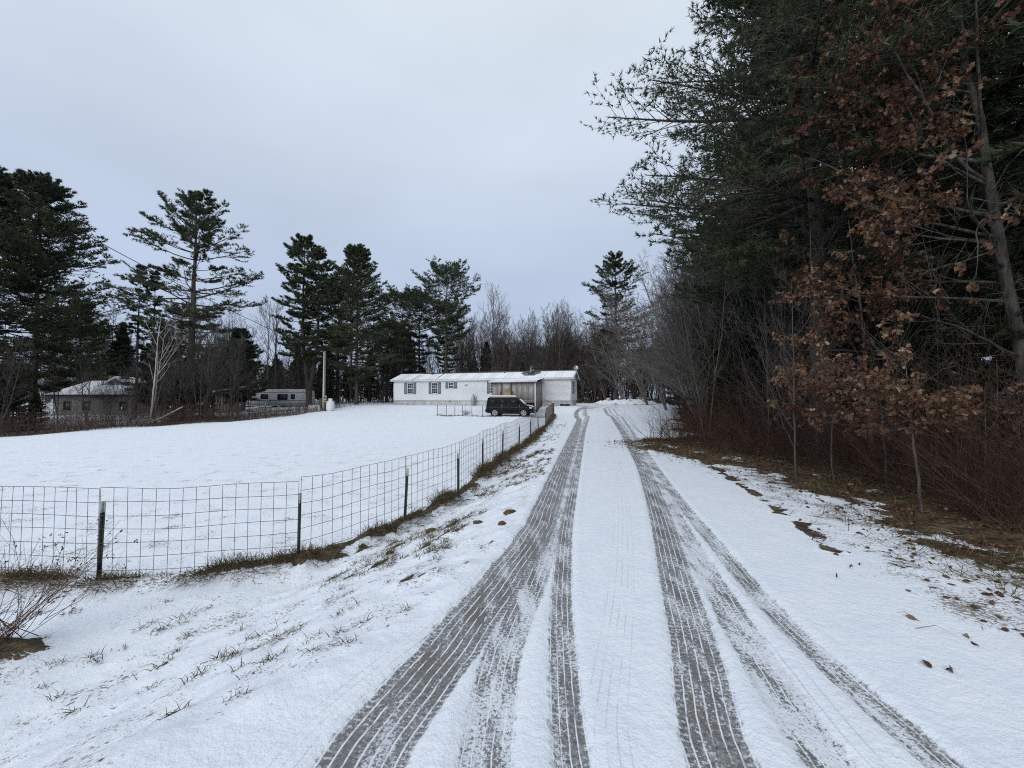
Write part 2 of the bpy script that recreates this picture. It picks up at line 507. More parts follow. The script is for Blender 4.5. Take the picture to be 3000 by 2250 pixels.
TUFTS = []                                        # grass tussocks poking through the bank
k = 0
while len(TUFTS) < 560 and k < 20000:
    k += 1
    ty = rng.uniform(2.2, 26) if rng.random() < .4 else rng.uniform(4.5, 13) if rng.random() < .7 else rng.uniform(2.2, 6)
    tx = rng.uniform(fence_x(ty) + .2, drive_l(ty) + .05) if ty > 4.6 else rng.uniform(-7.5, drive_l(ty))
    if fbm(np.array([tx * .8]), np.array([ty * .8]), 91, 2)[0] < .47: continue
    TUFTS.append((tx, ty, rng.uniform(.4, 1.0) * (1 if rng.random() < .8 else 1.5)))
for tx, ty, ts in TUFTS:
    iy0, iy1 = np.searchsorted(gy, (ty - .4, ty + .4)); ix0, ix1 = np.searchsorted(gx, (tx - .4, tx + .4))
    idx = (np.arange(iy0, iy1)[:, None] * len(gx) + np.arange(ix0, ix1)[None]).ravel()
    dx = x[idx] - tx; dy = y[idx] - ty
    a = .6 * dx + .8 * dy; b = -.8 * dx + .6 * dy
    q = np.exp(-((a / (.085 * ts)) ** 2 + (b / (.035 * ts)) ** 2))
    cov[idx] -= q * .75; z[idx] += q * .02 * ts

# grass tips and crumbs showing through thin snow
verge_r = sstep(0, .8, x - drive_r(y)) * sstep(40, 30, y)
speck = .10 + .62 * bank * sstep(40, 30, y) + .55 * field * sstep(30, 8, y) + .75 * verge_r * sstep(3.2, .4, sd) + .15 * verge_r
FT = ([(1290, 1659), (1322, 1450), (1345, 1250), (1345, 1100), (1332, 980)], [(560, 1659), (760, 1500), (960, 1340), (1100, 1180)], [(1900, 1659), (1760, 1480), (1660, 1360), (1590, 1250)])
UF = np.empty((len(x), 3))
for q_, pts in enumerate(FT):
    yy, xx = smooth_line(pxline(pts)); s0 = (xx[8] - xx[0]) / (yy[8] - yy[0]); s1 = (xx[-1] - xx[-30]) / (yy[-1] - yy[-30])
    xc = np.interp(y, np.concatenate(([yy[0] - 5], yy, [yy[-1] + 4])), np.concatenate(([xx[0] - 5 * s0], xx, [xx[-1] + 4 * s1])))
    UF[:, q_] = np.where((y > yy[-1] + 2), 9.0, (x - xc) * .93)
nxv, nyv = len(gx), len(gy)
ii = (np.arange(nyv - 1)[:, None] * nxv + np.arange(nxv - 1)[None]).ravel()
QD = np.stack((ii, ii + 1, ii + 1 + nxv, ii + nxv), 1)
ctr = (x[QD].mean(1), y[QD].mean(1))
csd = open_sd(*ctr)
in_drive = (ctr[0] > drive_l(ctr[1])) & (ctr[0] < drive_r(ctr[1])) & (ctr[1] < 58) & (csd > -.2)
in_wood = (csd < 0) & ~in_drive
in_field = (ctr[0] < fence_x(ctr[1])) & ~in_wood & ~in_drive & (ctr[1] > 3)
in_field &= ~((ctr[1] < 5.2) & (ctr[0] > -9) & (ctr[1] < np.interp(ctr[0], [-14, -9.3, -5.03, -2.81], [6.6, 5.35, 4.95, 5.33])))
in_verge = ~(in_drive | in_wood | in_field)

def ground_material(tracks):
    s = NT('tracked_snow' if tracks else 'snowy_ground')
    P = s.P
    cov = s.attr('cover'); ta = s.sep(s.attr('track_left', 'Vector')); tb = s.sep(s.attr('track_right', 'Vector'))
    X, Y, Z = s.sep(P)
    # snow
    g = s.noise(3.0, 4, .6, P); fine = s.noise(70, 3, .7, P); mid = s.noise(16, 4, .62, P)
    snow = s.mix(s.rng(g, .3, .7), (.79, .84, .915), (.85, .89, .95))
    snow = s.mix(s.rng(fine, .56, .74, 0, .32), snow, (.50, .51, .53))
    # bare earth under it: leaves, straw, soil
    lv = s.voro(17, P)
    lv_s = s.sep(lv)
    leaf = s.ramp(lv_s[0], [(0, (.030, .019, .013)), (.35, (.060, .033, .019)), (.62, (.105, .058, .032)), (.85, (.17, .105, .058)), (1, (.23, .155, .09))])
    straw = s.mix(s.rng(s.noise(38, 5, .8, s.scale(P, (1, .4, 1))), .3, .7), (.028, .024, .013), (.24, .19, .105))
    soil = s.mix(s.noise(24, 4, .7, P), (.02, .015, .011), (.075, .056, .038))
    grassy = s.rng(s.noise(1.3, 3, .6, P), .42, .6)
    rightside = s.rng(X, 2.0, 4.0)
    earth = s.mix(s.rng(s.noise(7, 4, .6, P), .35, .62), soil, s.mix(rightside, straw, s.mix(grassy, leaf, straw)))
    nz = s.noise(5.5, 4, .68, P)
    nz2 = s.noise(26, 3, .65, P)
    nn = s.math('ADD', s.math('MULTIPLY', nz, .62), s.math('MULTIPLY', nz2, .38))
    f = s.math('ADD', cov, s.math('MULTIPLY', s.math('SUBTRACT', nn, .5), 1.5))
    cover = s.rng(f, .44, .56)
    spk = s.attr('speck')
    sp_ = s.math('ADD', s.math('MULTIPLY', s.noise(34, 4, .75, P), .6), s.math('MULTIPLY', s.noise(2.1, 3, .6, P), .4))
    sm = s.rng(s.math('ADD', sp_, s.math('MULTIPLY', spk, .16)), .67, .71, 0, .9)
    snow = s.mix(sm, snow, s.mix(s.noise(60, 2, .6, P), (.10, .08, .05), (.34, .30, .25)))
    col = s.mix(cover, earth, snow)
    if not tracks:
        h = s.math('ADD', s.math('ADD', s.math('MULTIPLY', fine, .25), s.math('MULTIPLY', mid, .8)), s.math('MULTIPLY', s.math('MULTIPLY', lv_s[1], s.math('SUBTRACT', 1.0, s.rng(cov, .2, .9))), 1.5))
        s.bump(h, .8, .02)
        return s.fin(col, .85, .2)
    # wheel tracks
    grav = s.ramp(s.noise(42, 5, .75, P), [(.28, (.05, .05, .051)), (.45, (.17, .17, .172)), (.58, (.29, .288, .288)), (.74, (.57, .57, .57))])
    grav = s.mix(s.rng(s.noise(2.2, 3, .6, P), .4, .66), grav, s.mix(s.noise(50, 4, .7, P), (.065, .06, .057), (.25, .236, .226)))
    wig = s.math('MULTIPLY', s.math('SUBTRACT', s.noise(1.6, 3, .5, s.comb(0.0, Y, 0.0)), .5), .05)
    wig2 = s.math('MULTIPLY', s.math('SUBTRACT', s.noise(7, 3, .55, P), .5), .016)
    rag = s.math('MULTIPLY', s.math('SUBTRACT', s.noise(13, 4, .8, P), .5), .095)
    patch = s.noise(3.2, 4, .6, s.scale(P, (2.2, .55, 1)))
    crumb = s.noise(48, 4, .8, P)
    fade = s.noise(5, 3, .6, s.scale(P, (4.5, .5, 1)))
    lug = s.math('SINE', s.math('ADD', s.math('MULTIPLY', Y, 150.0), s.math('MULTIPLY', s.noise(6, 2, .5, P), 9.0)))
    total = None
    spec = (('A', ta[0], .058, .42), ('B', ta[1], .045, .72), ('C', ta[2], .041, .52), ('D', tb[0], .05, .50), ('E', tb[1], .046, .80), ('F', tb[2], .043, .68))
    for name, u, per, res in spec:
        w = TR[name][2]
        uu = s.math('ADD', u, wig) if name == 'A' else u
        au = s.math('ABSOLUTE', s.math('ADD', uu, rag))
        m = s.rng(au, w - .012, w + .012, 1.0, 0.0)
        # ridges of snow squeezed up between the tread blocks
        ph = s.math('FRACT', s.math('MULTIPLY', s.math('ADD', uu, s.math('ADD', wig2, 10.0)), 1 / per))
        rib = s.rng(s.math('ABSOLUTE', s.math('SUBTRACT', ph, .5)), .385, .455)
        ribm = s.math('MULTIPLY', rib, s.rng(s.math('ADD', fade, s.math('MULTIPLY', crumb, .35)), .50, .70, .0, .95))
        # combed edge of the tread
        edge = s.rng(au, w * .55, w * .95)
        comb = s.math('MULTIPLY', s.math('MULTIPLY', edge, s.rng(lug, .1, .7, 0, .8)), s.rng(crumb, .42, .58))
        # snow left in patches
        left = s.rng(s.math('ADD', s.math('MULTIPLY', patch, .42), s.math('MULTIPLY', crumb, .58)), .60 - .20 * res, .655 - .18 * res, 0.0, .5 + .45 * res)
        keep = s.math('MAXIMUM', s.math('MAXIMUM', ribm, comb), left)
        b = s.math('MULTIPLY', m, s.math('SUBTRACT', 1.0, keep))
        total = b if total is None else s.math('MAXIMUM', total, b)
    total = s.math('MULTIPLY', total, s.rng(Y, 36, 50, 1.0, .15))
    tf = s.sep(s.attr('track_faint', 'Vector'))
    for u, w, per in ((tf[0], .10, .05), (tf[1], .11, .055), (tf[2], .07, .07)):
        fm = s.rng(s.math('ABSOLUTE', u), w - .01, w + .02, 1.0, 0.0)
        ph = s.math('FRACT', s.math('MULTIPLY', s.math('ADD', u, s.math('ADD', s.math('MULTIPLY', wig2, .4), 10.0)), 1 / per))
        ln = s.rng(s.math('ABSOLUTE', s.math('SUBTRACT', ph, .5)), .40, .47)
        col = s.mix(s.math('MULTIPLY', s.math('MULTIPLY', fm, ln), s.rng(patch, .38, .6, 0, .42)), col, (.42, .43, .45))
    col = s.mix(total, col, grav)
    # relief
    h = s.math('ADD', s.math('MULTIPLY', fine, .25), s.math('MULTIPLY', mid, .8))
    s.bump(h, .85, .02)
    s.b.inputs['Subsurface Weight'].default_value = 0.0
    return s.fin(col, s.math('SUBTRACT', .85, s.math('MULTIPLY', total, .25)), .2)

M_GROUND = ground_material(False); M_DRIVE = ground_material(True)
for name, sel, lab in (('driveway', in_drive, 'snow covered driveway with dark tyre tracks'), ('snow_field', in_field, 'smooth white snow field behind the wire fence'),
                       ('forest_floor', in_wood, 'brown leaf litter under the trees'), ('ground', in_verge, 'snowy verge between fence and driveway')):
    q = QD[sel]
    used, inv = np.unique(q, return_inverse=True)
    o = mk(name, np.stack((x[used], y[used], z[used]), 1), inv.reshape(-1, 4), None, M_DRIVE if name == 'driveway' else M_GROUND, None, True,
           {'cover': cov[used], 'track_left': np.stack([U[k][used] for k in 'ABC'], 1), 'track_right': np.stack([U[k][used] for k in 'DEF'], 1), 'speck': speck[used], 'track_faint': UF[used]})
    o['kind'] = 'structure'; o['label'] = lab
Zgrid = z.reshape(nyv, nxv)

def gz(px, py):                                   # height of the built ground
    px = np.atleast_1d(np.asarray(px, float)); py = np.atleast_1d(np.asarray(py, float))
    i = np.clip(np.searchsorted(gx, px) - 1, 0, nxv - 2); j = np.clip(np.searchsorted(gy, py) - 1, 0, nyv - 2)
    fx = np.clip((px - gx[i]) / (gx[i + 1] - gx[i]), 0, 1); fy = np.clip((py - gy[j]) / (gy[j + 1] - gy[j]), 0, 1)
    return (Zgrid[j, i] * (1 - fx) + Zgrid[j, i + 1] * fx) * (1 - fy) + (Zgrid[j + 1, i] * (1 - fx) + Zgrid[j + 1, i + 1] * fx) * fy
def g1(px, py): return float(gz(px, py)[0])
# ------------------------------------------------------------------ materials for plants
def bark_mat(name, c1, c2, scale=6):
    s = NT(name)
    v = s.scale(s.O, (1, 1, .22))
    f = s.noise(scale, 5, .7, v)
    col = s.mix(s.rng(f, .32, .68), c1, c2)
    r = s.orand()
    col = s.mix(s.math('MULTIPLY', r, .35), col, tuple(x * .5 for x in c1))
    s.bump(s.noise(scale * 4, 4, .7, v), .9, .04)
    return s.fin(col, .9, .15)

def leaf_mat(name, stops, trans=.25, rough=.6):
    s = NT(name)
    a = s.attr('shade')
    col = s.ramp(a, stops)
    r = s.orand()
    col = s.mix(s.math('MULTIPLY', r, .3), col, tuple(x * .6 for x in stops[0][1]))
    s.fin(col, rough, .25)
    t = s.t.nodes.new('ShaderNodeBsdfTranslucent'); s.put(t.inputs[0], col)
    mx = s.t.nodes.new('ShaderNodeMixShader'); mx.inputs[0].default_value = trans
    s.t.links.new(s.b.outputs[0], mx.inputs[1]); s.t.links.new(t.outputs[0], mx.inputs[2])
    s.t.links.new(mx.outputs[0], s.out.inputs[0])
    return s.m

M_PINE_BARK = bark_mat('pine_bark', (.050, .042, .036), (.115, .098, .086))
M_GREY_BARK = bark_mat('grey_bark', (.12, .108, .098), (.26, .24, .22))
M_OAK_BARK = bark_mat('oak_bark', (.05, .045, .04), (.19, .172, .155), 10)
M_TWIG = bark_mat('twig_bark', (.064, .055, .050), (.145, .128, .118), 3)
M_BIRCH = bark_mat('birch_bark', (.34, .32, .30), (.60, .58, .56), 4)
M_BRUSH = bark_mat('dark_brush_bark', (.062, .036, .028), (.145, .088, .068), 3)
M_RED = bark_mat('brush_bark', (.07, .045, .036), (.155, .10, .078), 3)
M_NEEDLE = leaf_mat('pine_needles', [(0, (.036, .048, .028)), (.5, (.068, .087, .049)), (.85, (.105, .125, .062)), (1, (.16, .17, .07))])
M_NEEDLE2 = leaf_mat('spruce_needles', [(0, (.028, .04, .028)), (.6, (.052, .072, .05)), (1, (.09, .11, .066))])
M_OAKLEAF = leaf_mat('dead_oak_leaves', [(0, (.065, .031, .022)), (.3, (.13, .067, .041)), (.58, (.215, .12, .072)), (.8, (.34, .22, .14)), (1, (.54, .40, .27))], .3)
M_SNOWBIT = plain('snow_patch', (.80, .83, .88), (.86, .88, .92), 6, .9, .2)

# ------------------------------------------------------------------ growing branches
def seglen(P): return np.linalg.norm(np.diff(P, axis=1), axis=2).sum(1)

def sample(P, Rd, pi, t):
    n = P.shape[1]
    f = t * (n - 1); i = np.minimum(f.astype(int), n - 2); w = (f - i)[:, None]
    return P[pi, i] * (1 - w) + P[pi, i + 1] * w, nrm(P[pi, i + 1] - P[pi, i]), Rd[pi, i] * (1 - w[:, 0]) + Rd[pi, i + 1] * w[:, 0]

def run(pos, d, L, n, up, wob, r0, tip, g):
    B = len(pos); out = np.empty((B, n, 3)); out[:, 0] = pos
    upv = np.zeros((B, 3)); upv[:, 2] = up
    for j in range(1, n):
        d = nrm(d + upv / (n - 1) + wob * g.normal(size=(B, 3)) / math.sqrt(n - 1))
        out[:, j] = out[:, j - 1] + d * (L / (n - 1))[:, None]
    rad = r0[:, None] * (1 - (1 - tip) * np.linspace(0, 1, n)[None])
    return out, rad

def grow(P, Rd, nc, t0, t1, ang, length, n, up, wob, rr, g, flat=False, taper=.4, tip=.3, rmin=.003, jit=.25):
    B = P.shape[0]
    pi = np.repeat(np.arange(B), nc)
    t = t0 + (t1 - t0) * ((np.tile(np.arange(nc), B) + g.random(B * nc)) / nc)
    pos, T, r = sample(P, Rd, pi, t)
    a = ang + jit * g.normal(size=len(pi)) * ang
    if flat:
        side = nrm(np.cross(T, np.array((0, 0, 1.0))) + 1e-6)
        sg = np.where((np.tile(np.arange(nc), B) % 2) == 0, 1.0, -1.0)[:, None]
        d = np.cos(a)[:, None] * T + np.sin(a)[:, None] * sg * side
        d[:, 2] += .14 * g.normal(size=len(pi))
    else:
        u = nrm(np.cross(T, np.array((.31, .17, .93)))); v = np.cross(T, u)
        ph = g.random(len(pi)) * 2 * math.pi
        d = np.cos(a)[:, None] * T + np.sin(a)[:, None] * (np.cos(ph)[:, None] * u + np.sin(ph)[:, None] * v)
    d = nrm(d)
    L = length * seglen(P)[pi] * (1 - taper * (t - t0) / max(t1 - t0, 1e-6)) * g.uniform(.6, 1.25, len(pi))
    return run(pos, d, L, n, up, wob, np.maximum(r * rr, rmin), tip, g)

def needles(Cn, D, L, k, w, spread, g):
    N = len(Cn)
    d = nrm(D[:, None] + spread * g.normal(size=(N, k, 3)))
    q = nrm(np.cross(d, g.normal(size=(N, k, 3)))) * (w / 2)
    ln = (L * g.uniform(.65, 1.15, (N, k)))[..., None]
    c = Cn[:, None] + 0 * d
    V = np.stack((c - q, c + q, c + d * ln), 2)
    sh = np.repeat(np.clip(g.normal(.5, .22, N), 0, 1), k * 3)
    T = np.arange(N * k * 3).reshape(-1, 3)
    return V.reshape(-1, 3), T, sh

def wood_mesh(name, parts, mat, parent):
    mb = MB()
    for P, Rd, k in parts:
        V, Q = tubes(P, Rd, k); mb.add(V, Q)
    V, Q, T = mb.get()
    return mk(name, V, Q, T, mat, parent, True)

# outward reach of a white pine's limbs by relative height in the crown
PROFILE = np.array([(0, .62), (.12, .92), (.3, 1.0), (.5, .86), (.7, .64), (.85, .42), (.95, .24), (1, .1)])
NARROW = np.array([(0, .9), (.1, 1.0), (.4, .72), (.7, .42), (.9, .16), (1, .04)])
FLATTOP = np.array([(0, .25), (.2, .5), (.35, .45), (.5, .8), (.75, 1.0), (.9, .8), (1, .45)])
COLUMN = np.array([(0, .55), (.3, .75), (.6, .6), (.85, .5), (1, .12)])

def pine(name, Ht, base, Rmax, seed, whorl=.75, per=5, sec=11, ter=3, tuft=.30, k=6, w=.05, profile=PROFILE, gap=.12, lean=.0, r0=.26,
         fill=.35, stems=1, droop=0.0, mat=None, dead=.3, bias=None, ntuft=3, spread=.55, updir=.35, irregular=.3, curve=.38, eltop=48, l2=.36, cap=1.12, t2=.55, tipn=4):
    g = np.random.default_rng(seed)
    root = empty(name)
    allw = []; NV = []; ND = []
    for st in range(stems):
        hs = Ht * (1 - .12 * st)
        n = 14
        zz = np.linspace(-.3, hs, n)
        off = (st - (stems - 1) / 2) * 1.1 if stems > 1 else 0
        bend = np.cumsum(g.normal(0, .05, (n, 2)), 0) * .5
        bend[0] = 0
        tr = np.stack((bend[:, 0] + off * sstep(0, hs * .5, zz) * 1.6 + lean * zz / hs, bend[:, 1] + 0 * zz, zz), 1)
        rr = r0 * np.clip(1 - zz / hs, .04, 1) ** .8
        rr[0] *= 1.25
        allw.append((tr[None], rr[None], 8))
        # whorls of limbs
        hts = []
        h = hs * base
        while h < hs * .985:
            hts.append(h); h += whorl * g.uniform(.7, 1.3) * (1 - .45 * (h / hs))
        pos = []; D = []; L = []; rad = []
        ph0 = g.random() * 6.28
        for h in hts:
            rel = (h - hs * base) / (hs * (1 - base))
            reach = np.interp(rel, profile[:, 0], profile[:, 1]) * Rmax
            m = max(3, int(round(per * g.uniform(.7, 1.3))))
            ph0 += 1.1
            layer = g.uniform(1 - irregular, 1 + irregular)
            for i in range(m):
                if g.random() < gap: continue
                ph = ph0 + i * 6.283 / m + g.normal(0, .25)
                el = R(-6 + eltop * rel ** 1.7 + g.normal(0, 7)) - droop
                l = reach * min(layer * g.uniform(.62, 1.15), cap)
                if bias is not None: l *= 1 + bias[0] * math.cos(ph - bias[1])
                px_ = np.interp(h, zz, tr[:, 0]); py_ = np.interp(h, zz, tr[:, 1])
                pos.append((px_, py_, h)); D.append((math.cos(ph) * math.cos(el), math.sin(ph) * math.cos(el), math.sin(el)))
                L.append(l); rad.append(min(.5 * np.interp(h, zz, rr), .012 + .011 * l))
        P1, R1 = run(np.array(pos), np.array(D), np.array(L), 7, curve, .10, np.array(rad), .2, g)
        allw.append((P1, R1, 5))
        P2, R2 = grow(P1, R1, sec, fill, .98, R(48), l2, 3, .10, .12, .5, g, flat=True, taper=t2, rmin=.006 * (tuft / .2) ** .5)
        allw.append((P2, R2, 3))
        if ter:
            P3, R3 = grow(P2, R2, ter, .25, .95, R(42), .42, 2, .12, .12, .6, g, flat=True, taper=.4, rmin=.004 * (tuft / .2) ** .5)
            allw.append((P3, R3, 3))
            src = ((P3, ntuft, .3, 1.0), (P2, ntuft + 1, .4, 1.0), (P1, tipn, .6, 1.0))
        else:
            src = ((P2, ntuft + 2, .25, 1.0), (P1, 4, .6, 1.0))
        for P, m, a, b in src:
            B = len(P); pi = np.repeat(np.arange(B), m)
            t = a + (b - a) * ((np.tile(np.arange(m), B) + g.random(B * m)) / m)
            t[m - 1::m] = 1.0
            c, T, _ = sample(P, np.ones(P.shape[:2]), pi, np.minimum(t, .999))
            NV.append(c); d = T.copy(); d[:, 2] += updir; ND.append(nrm(d))
        # dead bare limbs below the crown
        if dead > 0:
            m = int(14 * dead * 3)
            hh = g.uniform(.12, base + .05, m) * hs; ph = g.random(m) * 6.283
            pos = np.stack((np.interp(hh, zz, tr[:, 0]), np.interp(hh, zz, tr[:, 1]), hh), 1)
            D = np.stack((np.cos(ph), np.sin(ph), g.normal(.05, .2, m)), 1)
            P4, R4 = run(pos, nrm(D), g.uniform(.5, 2.6, m), 5, -.1, .25, np.full(m, .022), .25, g)
            P5, R5 = grow(P4, R4, 4, .3, .95, R(50), .4, 3, 0, .2, .6, g, rmin=.006)
            allw.append((P4, R4, 4)); allw.append((P5, R5, 3))
    wood_mesh('trunk', allw, M_PINE_BARK, root)
    c = np.concatenate(NV); d = np.concatenate(ND)
    V, T, sh = needles(c, d, tuft, k, w, spread, g)
    # limb-wide colour drift
    sh = np.clip(sh + .28 * (fbm(V[:, 0] * .5 + 7, V[:, 2] * .6 + V[:, 1] * .4, seed, 2) - .5), 0, 1)
    mk('crown', V, None, T, mat or M_NEEDLE, root, False, {'shade': sh})
    return root

def bare(name, Ht, seed, n1=16, n2=6, n3=5, r0=.10, ang=38, first=.3, up=.5, l1=.42, l2=.42, l3=.5, stems=1, splay=.15, wob=.16, lean=(0, 0),
         mat=None, twig=.006, k1=5, n4=0, tilt=None):
    g = np.random.default_rng(seed)
    root = empty(name)
    P = []; Rr = []
    for s_ in range(stems):
        hs = Ht * g.uniform(.8, 1) if s_ else Ht
        ph = g.random() * 6.283 if tilt is None else tilt + g.normal(0, .5)
        n = 12; tt = np.linspace(0, 1, n)
        sp = splay * (0 if stems == 1 else 1) * g.uniform(.5, 1.3)
        wv = np.cumsum(g.normal(0, wob * .12, (n, 2)), 0); wv[0] = 0
        P.append(np.stack((wv[:, 0] * hs * .12 + math.cos(ph) * sp * hs * tt ** .9 + lean[0] * hs * tt ** 1.4, wv[:, 1] * hs * .12 + math.sin(ph) * sp * hs * tt ** .9 + lean[1] * hs * tt ** 1.4, tt * hs - .15), 1))
        Rr.append(r0 * (1 if s_ == 0 else g.uniform(.55, .9)) * np.clip(1 - tt, .06, 1) ** .75)
    P = np.array(P); Rr = np.array(Rr)
    P1, R1 = grow(P, Rr, n1, first, .97, R(ang), l1, 7, up, wob, .55, g, taper=.72, rmin=twig * 1.3)
    P2, R2 = grow(P1, R1, n2, .2, .97, R(40), l2, 5, up * .6, wob, .6, g, taper=.5, rmin=twig)
    P3, R3 = grow(P2, R2, n3, .15, .98, R(38), l3, 4, up * .4, wob * 1.2, .65, g, taper=.4, rmin=twig * .8)
    wood_mesh('trunk', [(P, Rr, 8)], mat or M_TWIG, root)
    parts = [(P1, R1, k1), (P2, R2, 3), (P3, R3, 3)]
    if n4:
        P4, R4 = grow(P3, R3, n4, .2, .98, R(36), .55, 3, up * .3, wob, .7, g, rmin=twig * .7)
        parts.append((P4, R4, 3))
    wood_mesh('crown', parts, mat or M_TWIG, root)
    return root

# lobed oak leaf, flat in x (across) and y (along), slightly cupped
_h = np.array([(.0, 0), (.26, .33), (.10, .48), (.31, .65), (0, 1.0)])
def leaf_template(h):
    m = len(h)
    V = np.concatenate((np.stack((0 * h[:, 0], h[:, 1], 0 * h[:, 0]), 1), np.stack((h[:, 0], h[:, 1], .25 * h[:, 0]), 1), np.stack((-h[:, 0], h[:, 1], .25 * h[:, 0]), 1)))
    V[:, 2] += .22 * (V[:, 1] - .5) ** 2 - .05
    T = []
    for i in range(m - 1):
        for o, fl in ((m, 0), (2 * m, 1)):
            a = (i, o + i, o + i + 1); b = (i, o + i + 1, i + 1)
            T += [a[::-1] if fl else a, b[::-1] if fl else b]
    return V, np.array(T)
LEAF = leaf_template(_h)
LEAF_S = leaf_template(np.array([(0, 0), (.22, .3), (.10, .48), (.28, .66), (0, 1.0)]))

def leaves(pos, direc, size, g, tmpl=LEAF, roll=True, curl=.5):
    V0, T0 = tmpl; N = len(pos)
    yv = nrm(direc); xv = nrm(np.cross(yv, g.normal(size=(N, 3)))); zv = np.cross(xv, yv)
    cu = g.normal(0, curl, N)
    L = V0[None].repeat(N, 0)
    L[:, :, 2] += cu[:, None] * (V0[None, :, 1] ** 2) * .5 + np.abs(V0[None, :, 0]) * g.normal(0, curl, N)[:, None]
    V = pos[:, None] + size[:, None, None] * (L[:, :, 0:1] * xv[:, None] + L[:, :, 1:2] * yv[:, None] + L[:, :, 2:3] * zv[:, None])
    T = (np.arange(N)[:, None, None] * len(V0) + T0[None]).reshape(-1, 3)
    return V.reshape(-1, 3), T, len(V0)

def place(o, X, Y, rz=0.0, sc=1.0, z=None, sz=None):
    o.location = (X, Y, g1(X, Y) if z is None else z)
    o.rotation_euler = (0, 0, rz); o.scale = (sc, sc, sz or sc)
    return o

used = set()
def put(proto, X, Y, label, cat='tree', group=None, rz=None, sc=1.0, name=None, sz=None):
    o = proto if proto.name not in used else copy_tree(proto)
    used.add(proto.name)
    place(o, X, Y, rng.uniform(0, 6.283) if rz is None else rz, sc, None, sz)
    tag(o, label, cat, group)
    return o
# ------------------------------------------------------------------ the woods
# far white pines on the left (prototype A broad, B tall and open, C flat topped)
PA = pine('white_pine', 22, .16, 6.0, 101, whorl=.8, per=6, sec=14, ter=3, tuft=.28, k=4, w=.065, gap=.07, irregular=.3, fill=.28, updir=.5)
PB = pine('white_pine', 21, .30, 5.8, 117, whorl=1.1, per=5, sec=13, ter=3, tuft=.27, k=6, w=.05, gap=.16, irregular=.5, r0=.34, fill=.36, curve=.3, updir=.5)
PC = pine('white_pine', 19, .30, 4.2, 133, whorl=1.0, per=5, sec=12, ter=3, tuft=.28, k=4, w=.062, gap=.2, profile=COLUMN, irregular=.5, stems=2, dead=.6, eltop=40, updir=.5)
PF = pine('white_pine', 17, .34, 4.6, 141, whorl=.85, per=5, sec=12, ter=3, tuft=.27, k=5, w=.05, gap=.15, profile=FLATTOP, irregular=.45, dead=.6, updir=.5)
SP = pine('spruce', 12, .10, 2.6, 151, whorl=.42, per=6, sec=10, ter=0, tuft=.3, k=6, w=.07, profile=NARROW, mat=M_NEEDLE2, gap=.05, fill=.15, r0=.14, dead=.1, droop=.18)
SR = pine('ragged_spruce', 16, .22, 1.7, 163, whorl=.7, per=4, sec=7, ter=0, tuft=.28, k=6, w=.07, profile=COLUMN, mat=M_NEEDLE2, gap=.35, irregular=.6, r0=.15, dead=.9, droop=.12)
SS = pine('young_spruce', 5, .03, 1.5, 171, whorl=.3, per=6, sec=9, ter=0, tuft=.2, k=6, w=.05, profile=NARROW, mat=M_NEEDLE2, gap=.03, fill=.1, r0=.07, dead=0, droop=.1)
PS = pine('young_pine', 8.5, .12, 2.9, 177, whorl=.5, per=6, sec=9, ter=2, tuft=.28, k=7, w=.065, profile=PROFILE, gap=.05, fill=.25, r0=.12, dead=.2)

def X_at(xv, Y): return float(at(xv, 850, Y)[0])
# (prototype, view x, depth, scale, turn, label)
for pr, xv, Y, sc, rz, lab in (
    (PA, 72, 37, 1.05, .3, 'broad dark white pine at the far left, taller than the snowy roof beside it'),
    (PA, -40, 36, 1.06, 2.2, 'white pine cut off by the left picture edge'),
    (PB, 408, 38, 1.03, 5.15, 'tall open white pine with thick straight trunk above the white birch'),
    (PS, 515, 44, 1.04, .9, 'small dense pine just right of the tall open white pine'),
    (PC, 668, 46, 1.04, .0, 'white pine with several stems rising behind the utility pole'),
    (PA, 770, 48, .86, 1.7, 'white pine with one long right limb, left of the mobile home'),
    (PF, 868, 52, .80, .6, 'lower dark pine between two taller pines left of the home'),
    (PF, 963, 53, 1.0, 2.0, 'flat topped pine standing alone above the left end of the home'),
    (PF, 905, 60, .9, 4.0, 'pine half hidden behind the flat topped pine'),
    (SR, 292, 41, 1.0, .4, 'ragged half dead spruce left of the tall open pine'),
    (SR, 330, 42, .97, 2.6, 'ragged thin spruce touching the tall open pine'),
    (SP, 262, 54, .95, 1.0, 'dark spruce under the ragged spruces'),
    (PS, 350, 45, 1.0, 3.0, 'bushy pine behind the white birch'),
    (PA, 170, 50, .62, 1.2, 'smaller pine behind the snowy roof at the far left'),
    (PB, 1330, 58, 1.02, 2.75, 'stepped dark pine right of the home against the sky'),
):
    put(pr, X_at(xv, Y), Y, lab, 'pine tree' if pr not in (SP, SR) else 'spruce tree', 'conifers round the field', rz, sc)
for xv, Y, sc in ((386, 33, .75), (432, 34, .8), (452, 33.5, .5), (30, 29, .85), (78, 31, .62), (-8, 28, .7)):
    put(SS, X_at(xv, Y), Y, {30: 'dark young spruce at the left picture edge before the snowy roof', 78: 'low spruce just left of the snowy roofed house', -8: 'young spruce cut by the left picture edge', 386: 'young snow dusted spruce just right of the white birch', 432: 'largest of the young spruces left of the shed roof', 452: 'smallest of the young spruces left of the shed roof'}[xv], 'spruce tree', 'young spruces in the hedgerow', None, sc)

